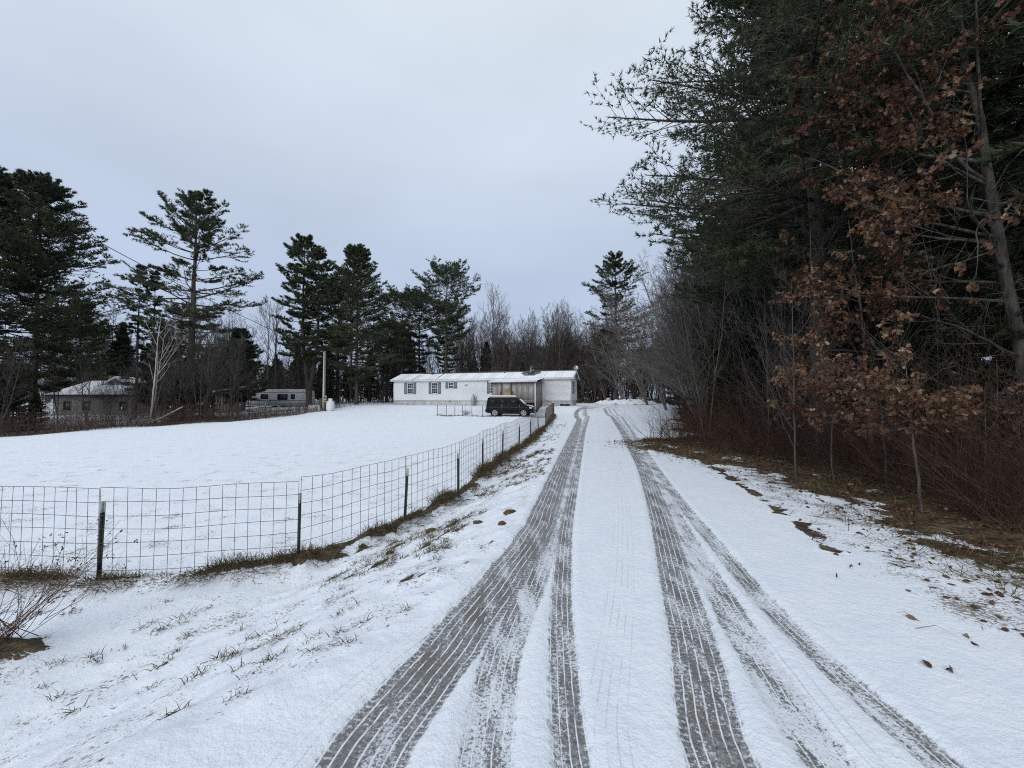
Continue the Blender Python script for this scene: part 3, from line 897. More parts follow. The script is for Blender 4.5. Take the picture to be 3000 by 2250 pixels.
# spruces and pines that close the gaps far behind
lab_b = 'dark conifer deep in the wood behind the field'
for i in range(74):
    Y = rng.uniform(58, 92) if i < 34 else rng.uniform(86, 112) if i < 60 else rng.uniform(55, 66); xv = rng.uniform(-120, 1010) if i < 34 else rng.uniform(850, 1420) if i < 60 else rng.uniform(430, 860)
    put((SP, PS, SP, PF)[i % 4], X_at(xv, Y), Y, lab_b, 'conifer', 'conifers deep in the wood', None, rng.uniform(.65, 1.0) if i < 60 else rng.uniform(.5, .68))
for xv, Y, sc in ((1130, 47.5, .42), (1205, 70, .9), (1180, 74, .8), (1095, 80, .95), (1262, 64, .75), (1050, 72, .9)):
    put(SP, X_at(xv, Y), Y, 'small pointed spruce behind the home chimney' if xv == 1130 else 'dark spruce among the bare trees behind the home', 'spruce tree', 'spruces behind the home', None, sc)

# bare hardwoods: four forms
BA = bare('bare_tree', 15, 201, n1=20, n2=7, n3=6, r0=.13, twig=.016, first=.35, ang=32, up=.6)
BB = bare('bare_tree', 14, 203, n1=18, n2=7, n3=6, r0=.11, twig=.016, first=.25, ang=40, up=.55, stems=2)
BC = bare('bare_tree', 12, 207, n1=16, n2=7, n3=6, r0=.09, twig=.015, first=.2, ang=45, up=.5, stems=3, splay=.2)
BD = bare('bare_tree', 16, 211, n1=16, n2=6, n3=6, r0=.12, twig=.015, first=.5, ang=30, up=.7, mat=M_GREY_BARK)
for i in range(135):                                 # the wall of wood behind the home and field
    xv = rng.uniform(985, 1330) if i < 102 else rng.uniform(60, 1000)
    Y = rng.uniform(60, 98) if i < 102 else rng.uniform(52, 84)
    put((BA, BB, BD, BC)[i % 4], X_at(xv, Y), Y, 'bare grey tree in the wood behind the home' if i < 102 else 'bare tree among the pines behind the field',
        'tree', 'bare trees behind the home' if i < 102 else 'bare trees among the pines', None, rng.uniform(.85, 1.15))
# hedgerow along the left of the field
for i in range(26):
    t = rng.random() ** 1.4; Y = 22 + 20 * t + rng.uniform(0, 4); X = -28 - rng.uniform(0, 6) + 8 * t
    vx_ = (X / Y * FPX + 1500) / 1.35624
    if 520 < vx_ < 690: X -= 7
    if 85 < vx_ < 315 and i % 9: Y = 40 + 3 * rng.random(); X = X_at(rng.choice((40, 330, 350, 20, 440, 480, 540)), Y)
    put((BC, BB)[i % 2], X, Y, 'thin bare tree in the hedgerow along the field', 'tree', 'hedgerow trees left of the field', None, rng.uniform(.4, .75))
for xv, Y, sc, lab in ((128, 38, .46, 'bare tree crossing the left end of the snowy roof'), (188, 37, .5, 'bare tree before the middle of the snowy roofed house'), (232, 38.5, .42, 'thin bare tree before the house door'), (284, 37.5, .5, 'bare tree crossing the right end of the snowy roof')):
    put(BB if xv < 200 else BC, X_at(xv, Y), Y, lab, 'tree', 'bare trees before the neighbour house', None, sc)
BIRCH = bare('white_birch', 9.4, 221, n1=7, n2=4, n3=3, r0=.075, twig=.009, first=.3, ang=30, up=.55, stems=2, splay=.13, mat=M_BIRCH, tilt=.2)
put(BIRCH, X_at(325, 31), 31, 'white forked birch in front of the dark pines', 'birch tree', None, 1.0, 1.0)

# trees along the right, behind the drive
BG = bare('grey_tree', 13, 231, n1=16, n2=8, n3=5, r0=.11, twig=.010, first=.12, ang=48, up=.35, stems=4, splay=.3, mat=M_GREY_BARK, tilt=2.9)
BH = bare('grey_tree', 11, 233, n1=15, n2=7, n3=7, r0=.08, twig=.008, first=.15, ang=44, up=.45, stems=3, splay=.26, mat=M_GREY_BARK, tilt=2.6)
BI = bare('brown_tree', 12, 237, n1=18, n2=8, n3=8, r0=.085, twig=.008, first=.12, ang=42, up=.4, stems=2, splay=.2, tilt=2.8)
BS = bare('bare_sapling', 6.5, 241, n1=14, n2=7, n3=6, r0=.035, twig=.0045, first=.15, ang=42, up=.5, mat=M_TWIG, wob=.22)
BT = bare('bare_sapling', 5.0, 243, n1=10, n2=6, n3=5, r0=.028, twig=.004, first=.15, ang=46, up=.45, mat=M_TWIG, stems=2, splay=.2, wob=.22)
for pr, xv, Y, sc, rz, lab in (
    (BG, 1400, 46, 1.15, .1, 'grey many stemmed tree leaning over the end of the driveway'),
    (BG, 1440, 40, .95, 5.9, 'arching bare tree left of the wrecked car'),
    (BH, 1480, 38, 1.15, .4, 'bare grey tree right behind the wrecked car roof'),
    (BH, 1530, 31, 1.2, .2, 'leaning grey tree with forked stems beside the brush'),
    (BG, 1590, 27, .92, .3, 'wide bare tree between wrecked car and dark pines'),
    (BH, 1600, 20, .85, .1, 'grey leaning stems left of the low green pine branch'),
    (BH, 1660, 16.5, .66, 6.1, 'bare grey tree in front of the low green pine branch'),
    (BH, 1720, 13.5, .5, .5, 'thin grey trunks rising behind the brown leaves'),
    (BG, 1350, 55, 1.0, .0, 'bare tree below the stepped dark pine'),
    (BG, 1310, 60, 1.0, 1.0, 'bare tree right of the home end wall'),
):
    put(pr, X_at(xv, Y), Y, lab, 'tree', 'bare trees right of the driveway', rz, sc)
for i in range(60):
    Y = rng.uniform(30, 72); X = np.interp(Y, [30, 43, 55, 72], [14, 19, 23, 20]) + np.abs(rng.normal(0, 9))
    put((BA, BB, BC, BG)[i % 4], X, Y, 'bare tree deep in the wood right of the driveway', 'tree', 'bare trees deep in the right wood', None, rng.uniform(.7, 1.05))
for i in range(34):
    X = rng.uniform(5, 24); Y = rng.uniform(59, 68)
    put((BB, BC)[i % 2], X, Y, 'bare tree at the back of the turning place', 'tree', 'bare trees at the back of the turning place', None, rng.uniform(.6, .9))

for i in range(20):
    Y = 19.0 + 1.35 * i + rng.uniform(-.8, .8); X = np.interp(Y, OPEN[2:25, 1], OPEN[2:25, 0]) + rng.uniform(.6, 3.2)
    put((BH, BI, BG)[i % 3], X, Y, 'slim bare tree leaning out of the right wood edge', 'tree', 'slim grey trees along the right wood edge', rng.normal(.2, .5), (.9, .85, .78)[i % 3])
put(PS, 9.3, 17.2, 'young pine with light green low branches in front of the right wood', 'pine tree', None, 1.0, .6)
put(PS, 15.6, 34.5, 'young pine with low green limb right behind the abandoned car', 'pine tree', None, 2.0, .75)

# large white pines overhanging the drive on the right
OVER = np.array([(0, .5), (.08, .8), (.2, 1.0), (.44, 1.0), (.53, .84), (.63, .6), (.8, .36), (.92, .2), (1, .08)])
PN = pine('overhanging_pine', 17.5, .30, 5.6, 301, whorl=.74, per=6, sec=22, ter=4, tuft=.16, k=6, w=.027, gap=.08, irregular=.16, r0=.28, ntuft=3, spread=.62, tipn=14, dead=.9, bias=(.08, math.pi), fill=.25, profile=OVER, curve=.12, updir=.05, eltop=34, l2=.32, cap=.97, t2=.25)
PM = pine('overhanging_pine', 19, .2, 5.2, 311, whorl=.62, per=6, sec=13, ter=2, tuft=.25, k=6, w=.05, gap=.08, irregular=.2, r0=.28, ntuft=3, spread=.5, dead=1.0, bias=(.1, math.pi), fill=.25)
for pr, X, Y, sc, rz, lab in (
    (PN, 8.9, 11.6, 1.0, .15, 'large white pine whose limbs overhang the driveway at the top right'),
    (PM, 12.6, 16.8, 1.0, .2, 'white pine right behind the overhanging pine'),
    (PM, 15.5, 23.5, .95, 6.0, 'third white pine back along the right side of the driveway'),
    (PM, 18.5, 31.5, .9, 1.0, 'farthest of the white pines along the right side of the driveway'),
    (PM, 14.6, 8.2, 1.0, 2.0, 'dark pine behind the oak at the right edge'),
    (PM, 15.5, 13.5, 1.0, 3.6, 'dark pine trunk deep in the wood behind the oak'),
):
    put(pr, X, Y, lab, 'pine tree', 'pines on the right', rz, sc)
for i, (X, Y) in enumerate(((20, 9), (19, 18), (24, 14), (18, 25), (24, 22), (29, 18), (22, 31), (28, 28), (34, 24), (19, 38), (27, 38), (34, 34), (13, 3.5), (20, 3), (30, 8), (26, 47), (33, 46), (40, 40), (36, 54), (28, 58), (42, 12), (46, 28))):
    put((PA, PC)[i % 2], X, Y, 'dark pine in the depth of the right wood', 'pine tree', 'pines in the depth of the right wood', None, rng.uniform(.8, 1.0))
for i, (X, Y, sc) in enumerate(((10.5, 8.4, .55), (12.6, 10.8, .7), (11.8, 14.6, .6), (14.2, 18.2, .8), (16.5, 11, .8), (17.2, 21, .8), (11.2, 20.2, .55), (16, 27, .8), (18, 33, .8), (20, 12.6, .9), (12.5, 6.4, .5), (17, 6.5, .8))):
    put(PS, X, Y, 'shaded young pine under the tall right pines', 'pine tree', 'young pines under the right pines', None, sc)
for i in range(26):
    Y = rng.uniform(9.5, 32); X = np.interp(Y, OPEN[2:25, 1], OPEN[2:25, 0]) + rng.uniform(.9, 6.0)
    put((BS, BT)[i % 2], X, Y, 'thin bare sapling in the brush at the edge of the right wood', 'sapling', 'saplings at the edge of the right wood', None, rng.uniform(.7, 1.25))
p = onz(1720, 1035, 0.05)
put(BS, p[0] , p[1], 'slender pale sapling leaning left at the edge of the leaf litter', 'sapling', None, 2.0, .62)

# ------------------------------------------------------------------ oak with dead leaves at the right edge
def oak(name, trunk, r0, limbs, seed, n2, n3, n4, nleaf, lsize, twig=.004, mat=None, l2=.42):
    g = np.random.default_rng(seed)
    root = empty(name)
    tp = np.array(trunk, float); tt = np.linspace(0, 1, 14)
    d = np.concatenate(([0], np.cumsum(np.linalg.norm(np.diff(tp, axis=0), axis=1)))); d /= d[-1]
    P = np.stack([np.interp(tt, d, tp[:, i]) for i in range(3)], 1)
    P[1:-1] += g.normal(0, .03, (12, 3)) * (r0 / .13)
    Rt = r0 * np.clip(1 - tt, .1, 1) ** .7; Rt[0] *= 1.3
    pos = []; D = []; L = []; rad = []
    for t, az, el, l in limbs:
        c, T, r = sample(P[None], Rt[None], np.array([0]), np.array([t]))
        pos.append(c[0]); D.append((math.cos(az) * math.cos(el), math.sin(az) * math.cos(el), math.sin(el))); L.append(l); rad.append(min(r[0] * .5, .009 * l + .006))
    P1, R1 = run(np.array(pos), np.array(D), np.array(L), 9, .12, .22, np.array(rad), .25, g)
    P2, R2 = grow(P1, R1, n2, .2, .98, R(45), l2, 6, .12, .2, .55, g, taper=.5, rmin=twig * 1.2)
    P3, R3 = grow(P2, R2, n3, .2, .98, R(42), .45, 5, .1, .2, .6, g, taper=.4, rmin=twig)
    parts = [(P1, R1, 6), (P2, R2, 4), (P3, R3, 3)]
    last = P3
    if n4:
        P4, R4 = grow(P3, R3, n4, .3, 1.0, R(40), .5, 2, .05, .2, .7, g, rmin=twig * .8)
        parts.append((P4, R4, 3)); last = P4
    wood_mesh('trunk', [(P[None], Rt[None], 12)], mat or M_OAK_BARK, root)
    wood_mesh('branches', parts, mat or M_OAK_BARK, root)
    keep = fbm(last[:, -1, 0] * .9 + 3, last[:, -1, 2] * .9 + last[:, -1, 1] * .5, seed, 2) > .38
    src = last[keep]
    B = len(src); pi = np.repeat(np.arange(B), nleaf)
    c, T, _ = sample(src, np.ones(src.shape[:2]), pi, g.uniform(.35, .999, len(pi)))
    dirs = nrm(T * .5 + g.normal(0, .55, (len(pi), 3)) + np.array((0, 0, -.75)))
    V, Tt, m = leaves(c, dirs, lsize * g.uniform(.65, 1.2, len(pi)), g)
    cl = fbm(c[:, 0] * 1.3, c[:, 2] * 1.3 + c[:, 1], seed + 5, 2)
    sh = np.clip(.42 + .9 * (cl - .5) + g.normal(0, .2, len(pi)), 0, 1)
    mk('leaves', V, None, Tt, M_OAKLEAF, root, False, {'shade': np.repeat(sh, m)})
    return root

lim = []
g_ = np.random.default_rng(5)
for i in range(34):                                 # limbs reach mainly left and forward, towards the light of the drive
    t = .16 + .80 * (i + g_.random()) / 34
    az = math.pi + g_.normal(.12, .62) if i % 5 else g_.random() * 6.283
    lim.append((t, az, R(g_.normal(14 + 26 * t, 12)), (4.6 - 2.6 * t) * g_.uniform(.7, 1.1)))
OB = np.array((9.75, 7.5))
OAK = oak('oak_tree', [(0, 0, -.2), (-.1, 0, 2.0), (-.35, .05, 4.3), (-.7, .1, 7.0), (-.95, .15, 9.5), (-1.0, .2, 13)], .112, lim, 401, 8, 5, 3, 4, .12)
place(OAK, OB[0], OB[1]); tag(OAK, 'oak with dead brown leaves and grey trunk at the right edge', 'oak tree')

lim = []
for i in range(13):
    t = .5 + .48 * i / 13
    lim.append((t, g_.random() * 6.283 if i % 3 else math.pi + g_.normal(0, .5), R(g_.normal(16, 12)), g_.uniform(.7, 1.35)))
SB = onz(1990, 1098, .06)
OAK2 = oak('oak_sapling', [(0, 0, -.1), (-.03, 0, .5), (-.08, .02, 1.1), (-.1, .05, 2.1)], .022, lim, 411, 6, 4, 0, 5, .105, twig=.003)
place(OAK2, SB[0], SB[1]); tag(OAK2, 'small oak sapling thick with brown leaves below the larger oak', 'oak sapling')
OAK3 = oak('oak_sapling', [(0, 0, -.1), (-.03, 0, .6), (.05, .02, 1.3), (.0, .05, 2.2)], .02, lim[::-1], 413, 5, 4, 0, 5, .105, twig=.003)
SB3 = onz(1805, 1040, .06)
place(OAK3, SB3[0] + .2, SB3[1] + .3); tag(OAK3, 'leafy oak sapling farther back behind the first sapling', 'oak sapling')
OAK6 = copy_tree(OAK3); place(OAK6, 6.5, 7.0, 1.1, .85); tag(OAK6, 'low leafy oak sapling between the two thin pale trunks', 'oak sapling')
OAK7 = copy_tree(OAK2); place(OAK7, 6.95, 5.9, 4.0, .8); tag(OAK7, 'lowest leafy oak sapling in the brush right of the first sapling', 'oak sapling')
OAK4 = copy_tree(OAK2); place(OAK4, 7.9, 6.6, 2.0, 1.0); tag(OAK4, 'leafy oak sapling low under the oak trunk near the right edge', 'oak sapling')
lim = []
for i in range(16):
    t = .3 + .66 * i / 16
    lim.append((t, math.pi + g_.normal(0, .9), R(g_.normal(18, 14)), g_.uniform(1.0, 2.0)))
OAK5 = oak('young_oak', [(0, 0, -.1), (-.1, 0, 1.2), (-.05, .1, 3.0), (-.3, .1, 5.4)], .05, lim, 421, 7, 5, 0, 5, .11, twig=.0035)
place(OAK5, 7.75, 8.6); tag(OAK5, 'young oak with hanging brown leaves left of the larger oak', 'oak tree')

# ------------------------------------------------------------------ brush and distant wood (masses nobody could count)
def stems_mass(name, pos, hts, r, lean, twigs, tl, seed, mat, label, cat, up=.25, n=3):
    g = np.random.default_rng(seed); N = len(pos)
    ph = g.random(N) * 6.283; ln = np.abs(g.normal(0, lean, N))
    D = nrm(np.stack((np.cos(ph) * ln, np.sin(ph) * ln, np.ones(N)), 1))
    P1, R1 = run(pos, D, hts, n, up, .2, r, .25, g)
    P2, R2 = grow(P1, R1, twigs, .2, .95, R(42), tl, 2, .2, .2, .65, g, rmin=float(r.min()) * .6)
    o = wood_mesh(name, [(P1, R1, 3), (P2, R2, 3)], mat, None)
    tag(o, label, cat, None, 'stuff')
    return o

def spots(N, fn, seed):
    g = np.random.default_rng(seed); P = fn(g, N)
    return np.stack((P[0], P[1], gz(P[0], P[1]) - .05), 1)

def far_wood(g, N):
    Y = g.uniform(88, 150, N); X = g.uniform(-1.35, 1.0, N) * Y
    return X, Y
p_ = spots(1500, far_wood, 1)
stems_mass('distant_wood', p_, np.random.default_rng(2).uniform(8, 15, 1500), np.full(1500, .085), .08, 5, .4, 3, M_TWIG, 'far bare wood closing the view behind the home and field', 'wood')
def back_brush(g, N):
    X = g.uniform(-34, 40, N); Y = g.uniform(58, 88, N)
    return X, Y
p_ = spots(1100, back_brush, 4)
stems_mass('brush', p_, np.random.default_rng(5).uniform(1.0, 6, 1100), np.full(1100, .028), .3, 5, .5, 6, M_TWIG, 'tangled bare brush behind the home', 'brush')
def hedge(g, N):
    t = g.random(N); Y = 18 + 26 * t + g.normal(0, .6, N); X = np.interp(Y, [12, 20, 30, 40.5, 46], [-30, -26, -22.2, -19.2, -16.8]) - np.abs(g.normal(.2, 2.2, N)) - .3
    return X, Y
p_ = spots(1700, hedge, 7)
stems_mass('hedgerow_brush', p_, (np.random.default_rng(8).gamma(3, .38, 1700) + .2) * np.where(p_[:, 1] > 33, .42, .75), np.full(1700, .011), .45, 5, .5, 9, M_RED, 'tangle of brown brush in the hedgerow along the left of the field', 'brush')
def left_fill(g, N):
    Y = g.uniform(53, 68, N); X = np.interp(Y, [40, 62], [-18, -14]) - g.uniform(0, 60, N)
    return X, Y
p_ = spots(900, left_fill, 17)
stems_mass('understory', p_, np.random.default_rng(18).uniform(1.5, 8, 900), np.full(900, .03), .25, 6, .45, 19, M_TWIG, 'thin dark undergrowth between the left pines', 'undergrowth')
def right_edge(g, N):
    Y = 4.6 + 29 * g.random(N) ** 1.35; e = np.interp(Y, OPEN[2:25, 1], OPEN[2:25, 0])
    return e + np.where(Y < 14, .85, .5) + np.abs(g.normal(0, 1.7, N)) * (1 + Y * .02), Y
p_ = spots(3800, right_edge, 21)
k_ = np.random.default_rng(23)
stems_mass('roadside_brush', p_, k_.gamma(3, .32, 3800) + .22, .0035 + .00022 * p_[:, 1], .85, 5, .55, 22, M_BRUSH, 'low reddish brown brush along the right edge of the driveway', 'brush')
def right_deep(g, N):
    Y = g.uniform(8, 60, N); e = np.interp(Y, OPEN[2:27, 1], OPEN[2:27, 0])
    return e + 2.0 + np.abs(g.normal(0, 7, N)), Y
p_ = spots(1200, right_deep, 25)
stems_mass('understory', p_, np.random.default_rng(26).uniform(1.5, 7, 1200), .007 + .00035 * p_[:, 1], .25, 6, .45, 27, M_TWIG, 'thin bare undergrowth in the shade of the right wood', 'undergrowth')

# single out the members of the smaller groups by their order in the picture
ORD = ['first', 'second', 'third', 'fourth', 'fifth', 'sixth', 'seventh', 'eighth', 'ninth', 'tenth', 'eleventh', 'twelfth', 'thirteenth', 'fourteenth', 'fifteenth', 'sixteenth', 'seventeenth', 'eighteenth', 'nineteenth', 'twentieth',
       'twenty-first', 'twenty-second', 'twenty-third', 'twenty-fourth', 'twenty-fifth', 'twenty-sixth', 'twenty-seventh', 'twenty-eighth']
for grp, text in (('hedgerow trees left of the field', 'thin bare hedgerow tree beside the field, %s from the left'), ('saplings at the edge of the right wood', 'thin bare sapling at the right wood edge, %s from the left'),
                  ('slim grey trees along the right wood edge', 'slim bare tree leaning out of the right wood, %s from the left'), ('young pines under the right pines', 'shaded young pine under the tall right pines, %s from the left'),
                  ('spruces behind the home', 'dark spruce among the bare trees behind the home, %s from the left'), ('pines in the depth of the right wood', 'dark pine deep in the right wood, %s from the left')):
    mem = [o for o in C.objects if o.parent is None and o.get('group') == grp]
    mem.sort(key=lambda o: math.atan2(o.location.x, o.location.y))
    for o, w_ in zip(mem, ORD): o['label'] = text % w_
# ------------------------------------------------------------------ materials for made things
M_POST = plain('green_steel', (.018, .028, .022), (.03, .036, .03), 20, .6, .4)
M_TIP = plain('white_post_paint', (.50, .51, .50), (.34, .34, .32), 30, .7)
M_WIRE = plain('rusty_wire', (.075, .068, .07), (.13, .10, .085), 12, .6, .4, .4)
M_WHITE = plain('white_paint', (.74, .76, .78), (.66, .68, .70), 3, .6)
M_SIDING = plain('white_siding', (.80, .82, .835), (.73, .75, .765), 1.2, .55, .35, stretch=(.4, 1, 3))
M_SKIRT = plain('grey_skirting', (.56, .575, .575), (.40, .41, .40), 1.6, .75, .25, stretch=(3, 3, .6))
M_SHUTTER = plain('slate_shutter', (.115, .155, .175), (.09, .125, .145), 6, .6)
M_TIN = plain('dark_roof_tin', (.075, .085, .085), (.13, .14, .14), 3, .45, .5, .5)
M_WOOD = plain('raw_lumber', (.37, .30, .24), (.28, .225, .18), 5, .8, .2, stretch=(6, 6, .8))
M_REDWOOD = plain('stained_lumber', (.15, .07, .045), (.11, .05, .035), 6, .8, .2, stretch=(6, 6, .8))
M_PLY = plain('plywood', (.36, .285, .165), (.28, .215, .12), 4, .8, .2)
M_PLASTIC = plain('plastic_sheet', (.37, .36, .355), (.27, .26, .255), 1.8, .35, .4, bump=.3)
M_OLDWOOD = plain('weathered_boards', (.23, .21, .195), (.14, .13, .12), 5, .85, .2, stretch=(8, 8, .7))
M_DARK = plain('dark_parts_and_shade', (.022, .020, .018), (.03, .027, .024), 4, .9)  # near-black for dark fittings; also paints the shade inside hollows
M_STEEL = plain('galvanised_steel', (.38, .39, .40), (.28, .29, .30), 8, .4, .5, .7)
M_PANE = plain('window_glass', (.02, .026, .03), (.03, .036, .042), 1.5, .06, .6)
M_ROOFSNOW = plain('roof_snow', (.82, .845, .88), (.86, .88, .91), 4, .9, .2, bump=.2, bscale=9)
M_POLE = plain('weathered_pole', (.33, .31, .29), (.22, .20, .185), 5, .9, .2, stretch=(5, 5, .3))
M_BROWNPOLE = plain('brown_post', (.14, .085, .05), (.09, .055, .035), 5, .9, .2, stretch=(5, 5, .5))
M_CONDUIT = plain('grey_conduit', (.55, .55, .54), (.46, .46, .45), 4, .6)
M_TANK = plain('tank_paint', (.72, .74, .76), (.64, .66, .68), 2, .45, .4)
M_BOX = plain('utility_box_paint', (.52, .52, .47), (.42, .42, .37), 4, .7)
M_RUST = plain('rust', (.13, .055, .03), (.08, .04, .025), 8, .9)

def hollow(mb, x0, x1, z0, z1, t, y0, y1):        # rectangular frame from four butted bars
    mb.box(x0, x1, y0, y1, z1 - t, z1); mb.box(x0, x1, y0, y1, z0, z0 + t)
    mb.box(x0, x0 + t, y0, y1, z0 + t, z1 - t); mb.box(x1 - t, x1, y0, y1, z0 + t, z1 - t)

# ------------------------------------------------------------------ wire mesh fence along the drive
fence = empty('wire_fence', (0, 0, 0)); tag(fence, 'rusty wire mesh fence on dark steel posts curving along the driveway', 'fence')
tip_me = {}
def tpost(parent, X, Y, h, rz, lean=(0, 0)):
    zb = float(ground(X, Y)) - .06
    mb = MB(); mb.box(-.019, .019, -.004, .006, 0, h - .13); mb.box(-.004, .004, .006, .038, 0, h - .13)
    for i in range(int(h / .055) - 3): mb.box(-.008, .008, -.010, -.004, .09 + i * .055, .105 + i * .055)
    o = mb.build('post', M_POST, parent); o.location = (X, Y, zb); o.rotation_euler = (lean[0], lean[1], rz)
    mt = MB(); mt.box(-.0195, .0195, -.0045, .0065, h - .13, h); mt.box(-.0045, .0045, .0065, .0385, h - .13, h)
    mt.build('painted_tip', M_TIP, o)
    return zb
FR = FENCE
gF = np.random.default_rng(3)
for i, (X, Y, zz) in enumerate(FR):
    if i == 0: continue
    d = FR[min(i + 1, len(FR) - 1), :2] - FR[i - 1, :2]
    tpost(fence, X, Y, 1.08 if i < 10 else 1.12, math.atan2(d[1], d[0]) + math.pi, (gF.normal(0, .025), gF.normal(0, .025)))
for i in range(len(FR) - 1):
    a = np.array((FR[i, 0], FR[i, 1], float(ground(*FR[i, :2])) - .01)); b = np.array((FR[i + 1, 0], FR[i + 1, 1], float(ground(*FR[i + 1, :2])) - .01))
    d = b - a; L = math.hypot(d[0], d[1]); n = int(round(L / .1524)); nv = np.array((-d[1], d[0], 0)) / L * -.03
    pan = empty('wire_panel'); pan.parent = fence
    lift = .07 if i >= 3 else 0.03
    bow = gF.normal(0, .03)
    far = min(a[1], b[1]); wr = .0031 if far < 9 else .0042
    def pt(t, h): return a + d * t + nv + np.array((0, 0, lift + h * 1.085)) + nv * bow * 14 * math.sin(math.pi * t) + np.array((0, 0, -.02 * math.sin(math.pi * t) + .012 * math.sin(9 * t + i) * h))
    for h in range(8):
        MB().tube([pt(t, h * .166 / 1.085 + (0.006 * math.sin(t * 7 + h * 2))) for t in np.linspace(0, 1, 9)], wr, 4, False).build('wire', M_WIRE, pan)
    for v in range(n + 1):
        t = v / n
        j = gF.normal(0, .004)
        MB().tube([pt(t + j * (q / 7 - .5), q * 1.162 / 7 / 1.085) for q in (0, 3.5, 7)], wr, 4, False).build('wire', M_WIRE, pan)

# garden fence round the parked car
gf = empty('garden_fence', (0, 0, 0)); tag(gf, 'low wire garden fence round the parked car', 'fence')
for i, (a, b) in enumerate(zip(GAR[:-1], GAR[1:])):
    L = np.hypot(*(b - a)); n = int(L / .3); d = (b - a)
    pan = empty('wire_panel'); pan.parent = gf
    za, zb = g1(*a), g1(*b)
    for h in range(6):
        MB().tube([(*(a + d * t), za + (zb - za) * t + .05 + h * .17) for t in np.linspace(0, 1, 5)], .0042, 3, False).build('wire', M_WIRE, pan)
    for v in range(n + 1):
        p = a + d * v / n; q = za + (zb - za) * v / n
        MB().tube([(*p, q), (*p, q + .92)], .0042, 3, False).build('wire', M_WIRE, pan)
    for t in ((0, .36, .7) if i < 2 else (0, .5, 1)):
        p = a + d * t; tpost(gf, p[0], p[1], 1.1, .3)
gate = MB(); gate.tube([(0, 0, 0), (0, 0, 1.02), (.55, 0, 1.02), (.55, 0, 0)], .022, 8); gate.tube([(0, 0, .3), (.55, 0, .3)], .014, 6)
go = gate.build('gate_frame', M_STEEL, None, True); go.location = (-4.15, 35.4, g1(-4.15, 35.4) - .02); tag(go, 'bent steel tube gate standing between garden fence and home', 'gate')

# far wire fence along the hedgerow
hf = empty('field_fence', (0, 0, 0)); tag(hf, 'old wire fence in front of the hedgerow left of the field', 'fence')
HL = np.array([(-31, 12), (-26.6, 19.6), (-24.4, 25), (-22.6, 30), (-21.2, 34.4), (-19.8, 39.5)])
for i, (a, b) in enumerate(zip(HL[:-1], HL[1:])):
    pan = empty('wire_panel'); pan.parent = hf
    za, zb = g1(*a), g1(*b); d = b - a
    for h in range(5):
        MB().tube([(*(a + d * t), (1 - t) * za + t * zb + .15 + .22 * h) for t in (0, .5, 1)], .005, 3, False).build('wire', M_WIRE, pan)
    n = int(np.hypot(*d) / .6)
    for v in range(1, n):
        p = a + d * v / n; q = za + (zb - za) * v / n
        MB().tube([(*p, q), (*p, q + 1.1)], .004, 3, False).build('wire', M_WIRE, pan)
    tpost(hf, a[0], a[1], 1.4, .5)
    m = (a + b) / 2; tpost(hf, m[0], m[1], 1.4, .5)

# ------------------------------------------------------------------ mobile home
home = empty('mobile_home', (H_FL[0], H_FL[1], H_Z), H_ANG)
tag(home, 'long white mobile home with slate shutters and a snowy tin roof', 'mobile home')
def hx(zx):                                          # position along the front wall of a pixel column of the enlarged view
    X = (1120 + zx / 3.4563 - 1500) / FPX
    return (X * H_FL[1] - H_FL[0]) / (H_U[0] - X * H_U[1])
SK, EV, RG = .56, 2.86, 3.62
wall = MB(); wall.box(0, H_L, 0, H_W, SK, EV)
wall.add([(0, 0, EV), (0, H_W, EV), (0, H_W / 2, RG - .03), (H_L, 0, EV), (H_L, H_W, EV), (H_L, H_W / 2, RG - .03)], None, [(0, 2, 1), (3, 4, 5)])
wall.build('wall', M_SIDING, home)
ch = .115
lap = None
n = int((EV - SK) / ch)
for i in range(n):                                   # clapboards: each course leans out at its foot
    z0, z1 = SK + i * ch, SK + (i + 1) * ch
    if lap is None:
        mb = MB(); mb.add([(.004, -.016, 0), (H_L - .004, -.016, 0), (H_L - .004, -.004, ch), (.004, -.004, ch), (.004, -.002, 0), (H_L - .004, -.002, 0)], [(0, 1, 2, 3), (4, 5, 1, 0)])
        o = mb.build('clapboard', M_SIDING, home); lap = o.data
        me2 = MB(); me2.add([(H_L + .016, 0, 0), (H_L + .016, H_W, 0), (H_L + .004, H_W, ch), (H_L + .004, 0, ch), (H_L + .002, 0, 0), (H_L + .002, H_W, 0)], [(0, 1, 2, 3), (4, 5, 1, 0)])
        o2 = me2.build('clapboard', M_SIDING, home); lap2 = o2.data
    else:
        o = link('clapboard', lap, home); o2 = link('clapboard', lap2, home)
    o.location = (0, 0, z0); o2.location = (0, 0, z0)
sk = MB(); sk.box(.03, H_L - .03, .03, H_W - .03, -.4, SK - .004)
so = sk.build('skirting', M_SKIRT, home)
rb = MB()
for i in range(66):
    xx = .15 + i * .3; rb.box(xx, xx + .02, .018, .0295, -.3, SK - .02)
rb.build('panel_joints', M_SKIRT, so)
MB().box(-.0, H_L, -.03, .028, SK - .03, SK - .003).build('skirt_rail', M_WHITE, so)
MB().box(hx(1800), H_L - .1, -.012, .0285, -.1, .2).build('skirt_opening_shade', M_DARK, so)  # dark slab on the skirting, painted shade of a hole
for xx in (0, H_L):
    s = -1 if xx == 0 else 1
    MB().box(xx - .05, xx + .05, -.022, .0, SK, EV).build('corner_trim', M_WHITE, home)
MB().box(-.02, H_L + .02, -.05, -.0, EV - .12, EV + .02).build('fascia', M_WHITE, home)
